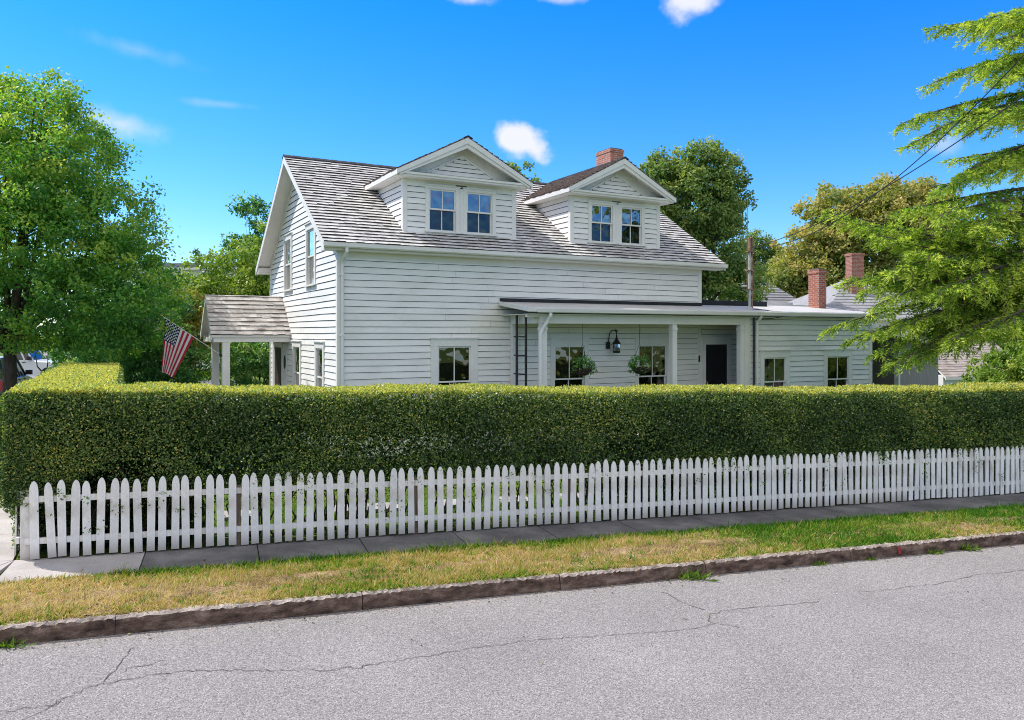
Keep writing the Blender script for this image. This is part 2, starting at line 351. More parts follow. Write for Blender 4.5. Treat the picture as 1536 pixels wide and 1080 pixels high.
# ------------------------------------------------------------------ ground, road, kerb, walk
def sheet(name, us, ws, dzf, mat, parent=None, kind='structure'):
    mb=MB(); vs=[]
    for w in ws:
        for u in us: vs.append(S(u,w,dzf(u,w)))
    nu=len(us); fs=[(j*nu+i,j*nu+i+1,(j+1)*nu+i+1,(j+1)*nu+i) for j in range(len(ws)-1) for i in range(nu-1)]
    mb.add(vs,fs)
    o=mb.build(name,mat,parent)
    if kind: o['kind']=kind
    return o
KW=-2.50            # street face of the kerb
US=[-900,-300,-120,-80,-60]+[-50+2*i for i in range(61)]+[80,100,130,300,900]
sheet('ground',US,[-900,-200,-60,-20,-8,KW+0.0,KW+0.16,KW+0.6,-1,0,2,5,10,20,40,80,200,900],
      lambda u,w: -0.26 if w<=KW+0.001 else (-0.06 if w<-0.0 else -0.03),M['lawn'])
sheet('road',[-120+2*i for i in range(121)],[-13.0,-11,-9,-7,-5,-4,-3.2,KW-0.003],lambda u,w:-0.19+0.05*math.exp(-((w+7)/2.5)**2),M['asphalt'])
# verge soil
sheet('verge',[-3.9+0.3*i for i in range(140)],[KW+0.11,KW+0.3,-2,-1.7,-1.4,-1.1,-0.98],
      lambda u,w:-0.012+0.02*math.sin(u*2.1+w*3)*math.sin(w*5+u)+0.035*math.exp(-((w+1.75)/0.4)**2),M['soil'])
# sidewalk slabs
mb=MB()
joints=[-0.232]+[1.32+1.45*i for i in range(-0,24)]
for a,b in zip(joints[:-1],joints[1:]):
    g=0.008; dz=random.uniform(-0.004,0.004)
    o=-1.02+0.03*math.sin(a*1.7)
    p=[S(a+g,o,-0.1),S(b-g,o,-0.1),S(b-g,0.06,-0.1),S(a+g,0.06,-0.1),S(a+g,o,0.004+dz),S(b-g,o,0.004-dz),S(b-g,0.06,0.002),S(a+g,0.06,0.002)]
    mb.hexa(p,1 if a<0 else 0)
# corner slab and the walk that runs back along the side street
mb.hexa([S(-1.95,-1.15,-0.1),S(-0.8,-1.05,-0.1),S(-0.245,0.05,-0.1),S(-1.95,0.05,-0.1),S(-1.95,-1.15,.004),S(-0.8,-1.05,.004),S(-0.245,0.05,.004),S(-1.95,0.05,.004)],1)
mb.hexa([S(-0.78,-1.05,-0.1),S(-0.36,-1.03,-0.1),S(-0.232,0.05,-0.1),S(-0.235,0.05,-0.1),S(-0.78,-1.05,.002),S(-0.36,-1.03,.002),S(-0.232,0.05,.002),S(-0.235,0.05,.002)],1)
w=0.062
while w<40:
    sk=-0.115*w
    sk2=-0.115*(w+1.5)
    mb.hexa([S(-1.95+sk,w,-0.1),S(-0.24+sk,w,-0.1),S(-0.24+sk2,w+1.488,-0.1),S(-1.95+sk2,w+1.488,-0.1),
             S(-1.95+sk,w,.004),S(-0.24+sk,w,.003),S(-0.24+sk2,w+1.488,.003),S(-1.95+sk2,w+1.488,.004)],1)
    w+=1.5
tag(mb.build('sidewalk',[M['concrete'],M['concrete_light']]),kind='structure')
# side street
def side_u(w): return -0.07*w
mb=MB()
ws=[-2.9,-2.2,-1.4]+[2*i for i in range(0,60)]
vs=[]
for w in ws:
    dz=-0.183 if w<-2.4 else (-0.06 if w<-2 else 0.004)
    for u in (-12.5,-10,-7,-4.3): vs.append(S(u+side_u(max(w,0)),w,dz))
mb.add(vs,[(j*4+i,j*4+i+1,(j+1)*4+i+1,(j+1)*4+i) for j in range(len(ws)-1) for i in range(3)])
tag(mb.build('side_road',M['asphalt']),kind='structure')
# paved drive far back on the left
mb=MB()
mb.add([S(-11.5,33,.012),S(3,33,.012),S(3,41,.012),S(-11.5,41,.012)],[(0,1,2,3)])
tag(mb.build('driveway',M['concrete']),kind='structure')
# kerb stones with rough tops
mb=MB()
edges=[-3.8,-1.2,1.25,3.85,6.4,8.6,8.62,11.2,13.7,16.2,18.6,21,24,27,30,34,38]
for a,b in zip(edges[:-1],edges[1:]):
    if b-a<0.1: continue
    n=max(4,int((b-a)/0.035)); g=0.003 if random.random()<0.7 else 0.008
    sh=random.uniform(-0.02,0.015); tl=random.uniform(-.012,.012)
    rows=[]
    for i in range(n+1):
        u=a+g+(b-a-2*g)*i/n
        e=random.uniform(-0.024,0.008)+ (-0.03*random.random() if random.random()<0.06 else 0)
        if i in(0,n): e-=0.008
        k=sh+tl*(i/n)
        rows.append([S(u,KW+k-0.012,-0.24),S(u,KW+k+random.uniform(-.006,.006),-0.09),S(u,KW+k+0.012-e*0.5,-0.018+e),S(u,KW+k+0.05,0.0+e*0.4),S(u,KW+k+0.13+random.uniform(-.02,.02),0.002+e*0.4),S(u,KW+k+0.2,-0.2)])
    vs=[p for r in rows for p in r]
    for j in range(n):
        for c in range(5):
            mb.add([rows[j][c],rows[j+1][c],rows[j+1][c+1],rows[j][c+1]],[(0,1,2,3)],1 if c in(2,3) else 0)
    for r in (rows[0],rows[-1]): mb.add(r,[(0,1,2,3,4,5)],0)
kerb=tag(mb.build('kerb',[M['kerb_face'],M['kerb_top']]),kind='structure')
u_,_=on_plane(1343,818,-0.03)
mb=MB(); mb.quad(S(u_,KW-0.028,-0.15),S(u_+0.05,KW-0.028,-0.15),S(u_+0.05,KW-0.02,-0.03),S(u_,KW-0.02,-0.03))
mb.build('paint_mark',M['red_paint'],kerb)
# cracks in the asphalt
cr=[[(30,1085),(60,1067),(90,1050),(120,1037),(150,1022),(170,1005),(182,995),(186,984),(192,976),(204,968)],
    [(-20,1070),(5,1067),(40,1062),(75,1060),(92,1050)],
    [(155,1025),(190,1018),(230,1010),(280,1006),(340,1004),(400,1005),(450,1004),(500,1004),(540,1000),(590,992),(640,983),(700,973),(760,965),(810,958),(860,955),(930,951),(1000,948),(1030,944),(1050,940),(1075,936),(1062,930),(1068,921),(1085,915),(1110,912),(1140,910),(1180,906),(1232,902)],
    [(180,1008),(200,1000),(225,996),(246,988)],
    [(1290,887),(1330,884),(1360,880),(1400,876),(1430,870),(1447,866),(1470,861),(1510,858),(1560,852)],
    [(1075,936),(1095,938),(1110,942)],[(1060,915),(1045,910),(1020,900),(995,886)]]
mb=MB()
for line in cr:
    pts=[]
    for (x0,y0),(x1,y1) in zip(line[:-1],line[1:]):
        n=max(2,int(math.hypot(x1-x0,y1-y0)/7))
        for i in range(n): pts.append((x0+(x1-x0)*i/n,y0+(y1-y0)*i/n))
    pts.append(line[-1])
    q=[]
    for x,y in pts:
        u,w=on_plane(x,y,-0.19+0.02); q.append((u+random.uniform(-.03,.03),w+random.uniform(-.03,.03)))
    prev=None
    for i in range(len(q)):
        a=q[max(0,i-1)]; b=q[min(len(q)-1,i+1)]
        dx,dy=b[0]-a[0],b[1]-a[1]; L=math.hypot(dx,dy) or 1
        hw=random.uniform(0.0015,0.006)
        f=lambda u,w: S(u,w,-0.19+0.05*math.exp(-((w+7)/2.5)**2)+0.006)
        cur=(f(q[i][0]-dy/L*hw,q[i][1]+dx/L*hw),f(q[i][0]+dy/L*hw,q[i][1]-dx/L*hw))
        if prev: mb.add([prev[0],prev[1],cur[1],cur[0]],[(0,1,2,3)])
        prev=cur
tag(mb.build('road_crack',M['crack']),kind='structure')

# grass on the verge (dry and green patches)
def fbm(x,y,seed=0):
    r=np.random.default_rng(seed); v=np.zeros_like(x)
    for o in range(5):
        fx=0.5*2**o
        for _ in range(3):
            a=r.uniform(0,2*PI); ph=r.uniform(0,2*PI)
            v+=np.sin((x*np.cos(a)+y*np.sin(a))*fx*r.uniform(.8,1.3)*2+ph)/(1.6**o)
    return v/4.0
def grass(name,u,w,lf,tint,mat,parent=None,dz=0.0,lean=0.5,wd=(0.004,0.008)):
    n=len(u)
    z=-0.026*np.clip(u,-30,45)+dz
    Pt=np.stack([F0[0]+UD[0]*u+WD[0]*w,F0[1]+UD[1]*u+WD[1]*w,z],1)
    A=np.stack([rng.normal(size=n)*lean,rng.normal(size=n)*lean,np.ones(n)],1)
    return blade_mesh(name,Pt,A,lf,rng.uniform(*wd,n),tint,mat,parent)
n=150000
u=np.concatenate([rng.uniform(-3.8,9,int(n*.66)),rng.uniform(9,24,n-int(n*.66))]); w=rng.uniform(KW+0.07,-0.93,n)
n=len(u)
green=0.67-0.12*(u-3)/3.0-0.75*np.exp(-((w+0.98)/0.14)**2)+0.5*fbm(u,w*1.3,3)+.22*fbm(u*4,w*5,31)-0.2*np.exp(-((w-KW-.1)/0.15)**2)
green+=-0.42*np.clip((u-9.0)/1.5,0,1)*np.clip((w+2.25)/0.4,0,1)-0.12*np.clip((u-13)/3,0,1)+np.where(u<-0.6,-0.3,0)+0.08*np.exp(-((w+1.8)/.4)**2)
keep=rng.uniform(size=n)<np.clip(1.5-0.7*green,0.5,1)
tint=np.clip(green+0.16+rng.normal(size=n)*0.28,0,1)
L=rng.uniform(0.025,0.095,n)*(1+.6*(rng.uniform(size=n)<.06))*(1+.5*np.clip(fbm(u*5,w*6,77),-.6,1))*np.where(green<0.15,1.3,0.85)
u,w,L,tint=u[keep],w[keep],L[keep],tint[keep]
m=3600; k=11      # taller tufts
cu=-3.8+27*rng.uniform(size=m)**1.3; cw=rng.uniform(KW+.12,-.95,m); ct=np.clip(.5-.1*(cu-3)/3+.45*fbm(cu,cw*1.3,3)+rng.normal(size=m)*.3,0,.95)
cl=rng.uniform(.05,.12,m)
u=np.concatenate([u,np.repeat(cu,k)+rng.normal(size=m*k)*.022]); w=np.concatenate([w,np.clip(np.repeat(cw,k)+rng.normal(size=m*k)*.022,KW+.06,-.9)])
L=np.concatenate([L,np.repeat(cl,k)*rng.uniform(.6,1.2,m*k)]); tint=np.concatenate([tint,np.clip(np.repeat(ct,k)+rng.normal(size=m*k)*.1,0,1)])
tag(grass('verge_grass',u,w,L,tint,M['verge'],dz=-0.005,lean=0.8,wd=(0.010,0.022)),
    'strip of short dry and green grass between sidewalk and kerb','grass',kind='stuff')
# lawn behind the hedge
n=60000
u=rng.uniform(-0.2,20,n); w=1.2+rng.uniform(0,1,n)**1.6*7
tag(grass('lawn_grass',u,w,rng.uniform(.04,.09,n),np.clip(rng.normal(.6,.2,n),0,1),M['grass'],dz=-0.03,lean=.5,wd=(.008,.014)),
    'sunlit green lawn grass behind the hedge','grass',kind='stuff')
mb=MB()
for i in range(14):
    a=1.0+i*0.62
    if random.random()<.4: continue
    mb.hexa([S(a,1.75,-.05),S(a+.56,1.75,-.05),S(a+.56,2.25,-.05),S(a,2.25,-.05),S(a,1.75,.03),S(a+.56,1.75,.03),S(a+.56,2.25,.03),S(a,2.25,.03)])
tag(mb.build('garden_path',M['stone']),kind='structure')

# weeds in the gutter
for i,(px,py,h,lab) in enumerate([(1038,866,.3,'tallest weed tuft growing from gutter below the verge, nearest the middle'),(1222,842,.14,'small low weed in the gutter left of the red kerb mark'),
        (1298,834,.12,'tiny weed sprig on the kerb face just left of the red mark'),(1388,824,.17,'broad leafy weed in the gutter right of the red kerb mark'),(1441,820,.24,'upright dark weed against the kerb near the right edge'),
        (8,966,.2,'green weed at the foot of the kerb at far left')]):
    u,w=on_plane(px,py,-0.16)
    w=min(w,KW-0.04)
    t=thing('weed',lab,'weed',S(u,w,-0.19),0,'weeds along the gutter')
    k=60
    A=np.stack([rng.normal(size=k)*.8,rng.normal(size=k)*.6-.25,rng.uniform(.3,1.2,k)],1)
    Pt=np.stack([rng.normal(size=k)*h*.45,rng.normal(size=k)*.03,np.zeros(k)],1)
    leaf_mesh('leaves',Pt,A,rng.normal(size=(k,3)),rng.uniform(.3,.75,k)*h,rng.uniform(.04,.11,k)*h+.003,rng.uniform(.2,.9,k),M['grass'],t)

# leaf litter along the gutter and walk
n=420
u=rng.uniform(-3,20,n); g=rng.uniform(size=n)
w=np.where(g<.55,KW-.02-np.abs(rng.normal(size=n))*.12,np.where(g<.8,rng.uniform(-1.0,0,n),KW-rng.uniform(0,4.5,n)))
dz=np.where(w<KW,-.19+0.05*np.exp(-((w+7)/2.5)**2)+.008,.012)
z=-0.026*u+dz
Pt=np.stack([F0[0]+UD[0]*u+WD[0]*w,F0[1]+UD[1]*u+WD[1]*w,z],1)
A=np.stack([rng.normal(size=n),rng.normal(size=n),np.abs(rng.normal(size=n))*.15],1)
M['litter']=leaf_mat('dry_leaf',[(0,(.05,.03,.015)),(.5,(.16,.10,.05)),(.8,(.3,.22,.09)),(1,(.2,.26,.06))],trans=.2)
tag(leaf_mesh('leaf_litter',Pt,A,np.tile(np.array([.1,.1,1.]),(n,1))+rng.normal(size=(n,3))*.3,rng.uniform(.02,.05,n),rng.uniform(.012,.03,n),rng.uniform(size=n),M['litter'],fold=.3),
    'scattered dry leaves and bits along the gutter and sidewalk','leaves',kind='stuff')

# ------------------------------------------------------------------ picket fence
PH=1.0
def picket_mesh(seed):
    r=random.Random(seed); hw=0.050; th=0.02
    prof=[(-hw,0.0),(hw,0.0)]
    top=[(hw,PH-0.125),(hw*0.93,PH-0.085),(hw*0.74,PH-0.045),(hw*0.45,PH-0.014),(hw*0.14,PH),(-hw*0.14,PH),(-hw*0.45,PH-0.014),(-hw*0.74,PH-0.045),(-hw*0.93,PH-0.085),(-hw,PH-0.125)]
    pts=[(x+r.uniform(-.0015,.0015),0,z) for x,z in prof+[(hw,0.3),(hw,0.6)]+top+[(-hw,0.6),(-hw,0.3)]]
    mb=MB(); mb.prism(pts,(0,th,0),t=r.random())
    me=mb.build('picket',M['picket']); me_d=me.data; bpy.data.objects.remove(me)
    return me_d
PM=[picket_mesh(i) for i in range(5)]
fence=thing('picket_fence','long white picket fence with rounded tops along the sidewalk below the hedge','fence',S(0,0,0),STREET_RZ)
SP=0.1515
NP=150
spare=MB()
for i in range(NP):
    u=0.02+i*SP+random.uniform(-.008,.008)
    tilt=random.gauss(0,.013); tl2=random.gauss(0,.012)
    if i==1: tilt=-0.050; u+=0.040
    z=zg(u)+0.025+random.uniform(-.012,.012)
    if i<100:
        o=link('picket',PM[random.randrange(5)],fence)
        o.location=(u,-0.012+random.uniform(-.004,.004),z); o.rotation_euler=(tl2,tilt,random.gauss(0,.03)); o.scale=(random.uniform(.96,1.04),1,random.uniform(.985,1.015))
    else:
        me=PM[i%5]
        spare.add([(v.co.x+u+v.co.z*tilt,v.co.y-.012,v.co.z+z) for v in me.vertices],[tuple(p.vertices) for p in me.polygons],0,random.random())
o=spare.build('far_pickets',M['picket_clean'],fence); o['kind']='stuff'
for h in (0.79,0.245):
    mb=MB()
    for i in range(9):
        a=-0.12+i*2.6; b=a+2.59
        mb.hexa([(a,.010,zg(a)+h-.04),(b,.010,zg(b)+h-.04),(b,.048,zg(b)+h-.04),(a,.048,zg(a)+h-.04),(a,.010,zg(a)+h+.04),(b,.010,zg(b)+h+.04),(b,.048,zg(b)+h+.04),(a,.048,zg(a)+h+.04)],t=random.random())
    mb.build('rail',M['picket_clean'],fence)
for i in range(9):
    a=-0.10+i*2.6
    mb=MB(); mb.box(a-.05,a+.05,.05,.15,zg(a)-.3,zg(a)+.86); mb.build('post',M['picket'] if i==0 else M['bare_wood'],fence)
# fence that turns the corner and runs back along the side walk
sf=thing('picket_fence','short white picket fence seen edge on, turning back along the side walk','fence',S(-0.2,0.1,0),STREET_RZ+PI/2+0.11)
for i in range(43):
    a=.12+i*SP
    o=link('picket',PM[random.randrange(5)],sf); o.location=(a,.03+random.uniform(-.006,.006),.02+random.uniform(-.015,.015)); o.rotation_euler=(random.gauss(0,.02),random.gauss(0,.015),0)
for h in (0.79,0.245):
    mb=MB(); mb.box(-.02,6.8,-.02,.018,h-.04,h+.04); mb.build('rail',M['picket'],sf)
for a in (0.0,2.3,4.6,6.7):
    mb=MB(); mb.box(a-.05,a+.05,-.13,-.03,-.2,.9); mb.build('post',M['picket'] if a==0 else M['bare_wood'],sf)

# ------------------------------------------------------------------ hedge
HTOP=2.17
hedge=thing('hedge','long clipped green privet hedge with flat sunlit top behind the picket fence','hedge',(0,0,0))
def street_pts(u,w,z):
    return np.stack([F0[0]+UD[0]*u+WD[0]*w,F0[1]+UD[1]*u+WD[1]*w,z-0.026*np.clip(u,-30,45)],1)
def bulge(z):       # outward bulge of hedge sides with height
    return 0.10*np.sin(np.clip((z-0.55)/1.75,0,1)*PI)-0.16*np.clip((0.75-z)/0.5,0,1)
def ret_u0(w): return -0.30-0.108*np.maximum(w-0.1,0)
W0,W1=0.13,1.27
WR=10.5            # return runs back to here
parts=[]
def shell(n,fn,depth,nrm,bias):
    """fn -> u,w,z on surface ; nrm (u,w,z) outward"""
    u,w,z=fn(n); dd=np.abs(rng.normal(size=n))*depth-0.035
    return u-nrm[0]*dd,w-nrm[1]*dd,z-nrm[2]*dd,np.tile(np.array(nrm),(n,1)),np.clip(bias-dd*1.5+rng.normal(size=n)*0.2,0,1)  # deeper leaves tinted darker, inner shade put into the tint
def topz(u,w): return HTOP+0.02*np.sin(u*1.3)+0.015*np.sin(u*3.7+w*2)+np.where(u>17.2,0.09*np.clip((u-17.2)/.6,0,1),0)+0.012*np.sin(u*9+w*7)
def f_front(n):
    u=-0.35+24.4*rng.uniform(size=n)**1.35; z=0.72+(HTOP-0.72)*rng.uniform(size=n)
    return u,W0-bulge(z)-0.04*np.sin(u*2.3+z*3)*np.sin(z*2.2+u*.6)-0.03*np.sin(u*5.1+z*4)+0.10*np.clip((z-HTOP+.12)/.12,0,1)**2,z
def f_low(n):
    u=-0.30+24.3*rng.uniform(size=n)**1.35; z=rng.uniform(0.05,0.8,n)**0.8
    return u,W0+0.08+0.25*rng.uniform(size=n),z
def f_top(n):
    u=-0.35+24.4*rng.uniform(size=n)**1.35; w=rng.uniform(W0+.02,W1,n); return u,w,topz(u,w)
def f_back(n):
    u=rng.uniform(0.8,24,n); z=rng.uniform(0.6,HTOP,n); return u,W1+bulge(z),z
def f_rside(n):
    w=W0+WR*rng.uniform(size=n)**1.3; z=rng.uniform(0.55,HTOP,n)
    return ret_u0(w)-bulge(z)*1.7-0.05+.12*np.clip((z-HTOP+.15)/.15,0,1)**2,w,z
def f_rtop(n):
    w=W1-0.3+(WR-W1)*rng.uniform(size=n)**1.2; u=ret_u0(w)+rng.uniform(-.02,1.22,n); return u,w,topz(u,w)
def f_rin(n):
    w=rng.uniform(W1,WR,n); z=rng.uniform(0.5,HTOP,n); return ret_u0(w)+1.22+bulge(z),w,z
def f_rend(n):
    z=rng.uniform(0.5,HTOP,n); u=ret_u0(WR)+rng.uniform(-.05,1.25,n); return u,np.full(n,WR)+bulge(z),z
acc=[shell(160000,f_front,.11,(0,-1,0),.46),shell(115000,f_top,.05,(0,0,1),.86),shell(26000,f_back,.1,(0,1,0),.5),  # top faces get a lighter tint: sunlight put into the leaf colour
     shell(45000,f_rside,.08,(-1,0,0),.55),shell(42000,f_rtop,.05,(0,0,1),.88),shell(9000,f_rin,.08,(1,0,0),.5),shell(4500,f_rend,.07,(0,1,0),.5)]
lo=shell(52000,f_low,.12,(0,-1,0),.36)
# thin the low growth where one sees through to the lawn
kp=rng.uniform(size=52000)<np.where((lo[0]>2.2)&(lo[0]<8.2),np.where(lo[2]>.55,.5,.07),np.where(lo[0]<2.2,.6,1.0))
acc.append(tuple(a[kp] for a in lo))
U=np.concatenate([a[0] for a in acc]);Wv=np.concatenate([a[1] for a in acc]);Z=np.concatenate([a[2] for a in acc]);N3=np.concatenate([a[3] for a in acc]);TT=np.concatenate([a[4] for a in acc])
# bare patches on lower face
patch=fbm(U*1.2,Z*2.4+Wv,9)
face=(N3[:,1]<-.5)&(Z>.5)
drop=face&(Z<1.7)&(patch>np.where((U>2.3)&(U<8.6)&(Z<1.3),-.12,.12))&(rng.uniform(size=len(U))<0.85*np.clip((1.75-Z)/.6,0,1)*np.clip((patch-.12)*4,0,1))
keep=~drop
U,Wv,Z,N3,TT=U[keep],Wv[keep],Z[keep],N3[keep],TT[keep]
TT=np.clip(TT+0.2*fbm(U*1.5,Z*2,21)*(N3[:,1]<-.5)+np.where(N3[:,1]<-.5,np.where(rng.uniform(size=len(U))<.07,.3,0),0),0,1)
Pt=street_pts(U,Wv,Z)
NW=np.stack([UD[0]*N3[:,0]+WD[0]*N3[:,1],UD[1]*N3[:,0]+WD[1]*N3[:,1],N3[:,2]],1)
n=len(U)
A=rng.normal(size=(n,3))+NW*0.55+np.array([0,0,.25])
Nn=rng.normal(size=(n,3))*.75+NW*0.6+np.array([0,0,.35])
big=1+0.35*np.clip((U-8)/10,0,1)
# sprigs that poke through the pickets
PP=[]
for i in range(95):
    u=0.1+22*random.random()**1.3; z=random.choice((random.uniform(.35,.75),random.uniform(.75,1.02)))
    for q in range(random.randint(4,12)):
        PP.append((u+random.gauss(0,.045),-0.03-abs(random.gauss(0,.025)),z+random.gauss(0,.05)))
PP=np.array(PP); k=len(PP)
Pt=np.concatenate([Pt,street_pts(PP[:,0],PP[:,1],PP[:,2])])
A=np.concatenate([A,rng.normal(size=(k,3))+np.array([.1,-.5,.1])]); Nn=np.concatenate([Nn,rng.normal(size=(k,3))])
TT=np.concatenate([TT,np.clip(rng.normal(.45,.2,k),0,1)]); big=np.concatenate([big,np.ones(k)]); n+=k
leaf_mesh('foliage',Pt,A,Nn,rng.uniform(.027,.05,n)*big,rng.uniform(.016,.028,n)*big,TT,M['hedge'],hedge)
# inner mass of leaves and the bare stems
n=52000
u=-0.2+24*rng.uniform(size=n)**1.2; w=rng.uniform(W0+.15,W1-.12,n); z=0.85+1.18*rng.uniform(size=n)**.8
kk=(u<2)|(u>9)|(z>1.45)|(rng.uniform(size=n)<.48); u,w,z=u[kk],w[kk],z[kk]; n=len(u)
n2=22000
w2=rng.uniform(W1,WR-.1,n2); u2=ret_u0(w2)+rng.uniform(.15,1.1,n2); z2=rng.uniform(.3,2.05,n2)
n3=26000
u3=-0.2+24*rng.uniform(size=n3)**1.2; w3=rng.uniform(W0+.25,W1-.05,n3); z3=rng.uniform(.03,.9,n3)
k3=(u3<2.0)|(u3>8.4)|(z3>.72); u3,w3,z3=u3[k3],w3[k3],z3[k3]
u=np.concatenate([u,u2,u3]);w=np.concatenate([w,w2,w3]);z=np.concatenate([z,z2,z3]); n=len(u)
leaf_mesh('inner_foliage',street_pts(u,w,z),rng.normal(size=(n,3)),rng.normal(size=(n,3)),rng.uniform(.08,.13,n),rng.uniform(.05,.08,n),np.clip(rng.normal(.1,.1,n),0,1),M['hedge'],hedge)  # inner leaves tinted dark, shade inside the hedge put into colour
mb=MB()
for i in range(210):
    u=-0.1+24*random.random()**1.2; w=random.uniform(W0+.15,W1-.3)
    for k in range(random.choice((1,2,2,3))):
        a=S(u+random.gauss(0,.05),w+random.gauss(0,.05),0); b=S(u+random.gauss(0,.12),w+random.gauss(0,.1),.5); c=S(u+random.gauss(0,.22),w+random.gauss(0,.16),1.1)
        mb.tube([a,b,c],[.016,.011,.007],5)
mb.build('stems',M['twig'],hedge)
# ------------------------------------------------------------------ trees
def crown_pts(blobs,ncl,per,rc,shell_frac=.75,flat=.7,seedz=0):
    wts=np.array([b[1][0]*b[1][2]+b[1][1]*b[1][2] for b in blobs]); wts=wts/wts.sum()
    idx=rng.choice(len(blobs),ncl,p=wts)
    cen=np.array([b[0] for b in blobs])[idx]; rad=np.array([b[1] for b in blobs])[idx]
    d=unit(rng.normal(size=(ncl,3)))
    r=np.where(rng.uniform(size=ncl)<shell_frac,rng.uniform(.82,1.04,ncl),rng.uniform(.3,.82,ncl))
    bump=1+0.10*np.sin(d[:,0]*5+d[:,2]*4+cen[:,0])*np.sin(d[:,1]*5+cen[:,2])+.06*rng.normal(size=ncl)
    cc=cen+d*rad*(r*bump)[:,None]
    ct=rng.normal(size=ncl)*.15
    cn=np.repeat(d,per,0); ci=np.repeat(cc,per,0)
    n=ncl*per
    csz=np.repeat(rc*rng.uniform(.55,1.45,ncl),per)[:,None]
    off=unit(rng.normal(size=(n,3)))*(rng.uniform(.15,1.15,n)**.7)[:,None]*csz*np.array([1,1,flat])
    off[:,2]-=np.hypot(off[:,0],off[:,1])**2/csz[:,0]*.25
    on=unit(off+np.array([0,0,.25])*csz)
    return ci+off,unit(cn*.55+on),np.repeat(ct,per)+.16*on[:,2]  # tint rises toward clump tops: light from above put into colour
def tree(name,label,base,trunk_h,r0,blobs,mat,ncl,per,rc,leaf,group=None,bark='bark',limbs=True,tbase=.5,droop=.3,lean=(0,0),cat='tree',shell_frac=.75,bias=None,limb_min=-9.0):
    t=thing(name,label,cat,base,0,group)
    rel=[((b[0][0]-base[0],b[0][1]-base[1],b[0][2]-base[2]),b[1]) for b in blobs]
    mb=MB()
    top=(lean[0],lean[1],trunk_h)
    mb.tube([(0,0,-.3),(0,0,.05),(lean[0]*.3,lean[1]*.3,trunk_h*.4),top],[r0*1.5,r0*1.15,r0*.95,r0*.75],10)
    if limbs:
        for c,r in rel:
            if c[2]<trunk_h+limb_min: continue
            for q in range(2):
                e=Vector(c)+Vector((random.gauss(0,r[0]*.35),random.gauss(0,r[1]*.35),random.gauss(0,r[2]*.3)))
                s=Vector(top)*random.uniform(.8,1.0)
                m=(s+e)*.5+Vector((0,0,-.08*(e-s).length))+Vector((random.gauss(0,.15),random.gauss(0,.15),0))
                mb.tube([s,m,e],[r0*.5,r0*.32,r0*.1],6)
    mb.build('trunk',M[bark],t,smooth=True)
    Pt,cn,ct=crown_pts(rel,ncl,per,rc,shell_frac)
    n=len(Pt)
    A=rng.normal(size=(n,3))+cn*.2+np.array([0,0,-droop])
    Nn=rng.normal(size=(n,3))*.42+cn*.75+np.array([0,0,.45])
    ti=tbase+ct+rng.normal(size=n)*.13
    if bias is not None: ti=ti+bias(Pt)
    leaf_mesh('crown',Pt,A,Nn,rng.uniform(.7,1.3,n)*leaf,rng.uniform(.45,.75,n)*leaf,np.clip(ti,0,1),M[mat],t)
    return t
def B(px,py,d,rx,ry=None,rz=None):
    return (P(px,py,d),(rx,ry or rx,rz or rx))
# big maple on the left
d=22.0
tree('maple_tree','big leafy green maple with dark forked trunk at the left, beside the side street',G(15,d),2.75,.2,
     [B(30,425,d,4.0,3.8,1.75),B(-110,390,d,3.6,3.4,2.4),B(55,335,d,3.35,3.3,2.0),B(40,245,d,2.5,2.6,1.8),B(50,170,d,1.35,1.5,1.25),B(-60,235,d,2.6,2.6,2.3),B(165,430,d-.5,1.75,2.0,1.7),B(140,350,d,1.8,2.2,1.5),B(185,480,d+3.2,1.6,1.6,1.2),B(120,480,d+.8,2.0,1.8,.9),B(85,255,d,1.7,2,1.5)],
     'maple',1300,98,.40,.11,limb_min=1.6,tbase=.50,bias=lambda p: np.clip((-p[:,0]-.3)*.09,-.06,.32)+np.clip((p[:,2]-5.5)*.045,-.12,.2))  # lighter to the left and top: sun side put into the tint
# shrubs and trees left of the house
gl='shrubs and trees left of the house'
def shrub(label,px,d,blobs,mat,ncl,per,rc,leaf,tb=.45,r0=.07,name='shrub',cat='shrub',h=1.0):
    return tree(name,label,G(px,d),h,r0,blobs,mat,ncl,per,rc,leaf,group=gl,cat=cat,tbase=tb)
shrub('dark green spreading shrub behind the flag, under the maple',215,26.5,[B(200,520,26.5,1.9,1.5,1.5),B(150,540,26.5,1.6,1.4,.8),B(255,545,26.5,1.3,1.2,.9),B(220,470,27.5,1.5,1.4,1.0)],'darkleaf',420,55,.32,.12,tb=.4)
shrub('tall yellow green bush behind the portico roof',340,31,[B(335,420,31,2.2,1.6,1.2),B(390,395,31,1.4,1.3,1.4),B(290,440,31,1.6,1.3,1.0),B(395,430,30.5,1.2,1.2,1.2),B(345,470,31,2.4,1.6,1.4),B(330,540,31,2.6,1.5,1.5)],'yellowgreen',520,55,.34,.14,tb=.5,h=2)
shrub('russet leaved bush to the left of the portico',285,29.5,[B(285,462,29.3,.85,.8,.62),B(300,500,29.3,.8,.8,.8),B(270,520,29.3,.8,.8,.8)],'russet',150,50,.25,.12,tb=.55)
shrub('dark slender tree rising above the bushes against the gable',376,36,[B(375,310,36,.75,.7,.6),B(392,350,36,.9,.8,.9),B(362,368,36,.7,.7,.6),B(395,395,36,.8,.8,1.2)],'darkleaf',120,45,.3,.16,tb=.5,h=6,name='tree',cat='tree')
shrub('leafy bush seen between the portico posts',390,28,[B(385,545,28,1.0,.8,.9),B(365,530,28,.7,.7,.8),B(405,535,28,.6,.6,.9)],'darkleaf',170,55,.22,.10,tb=.6)
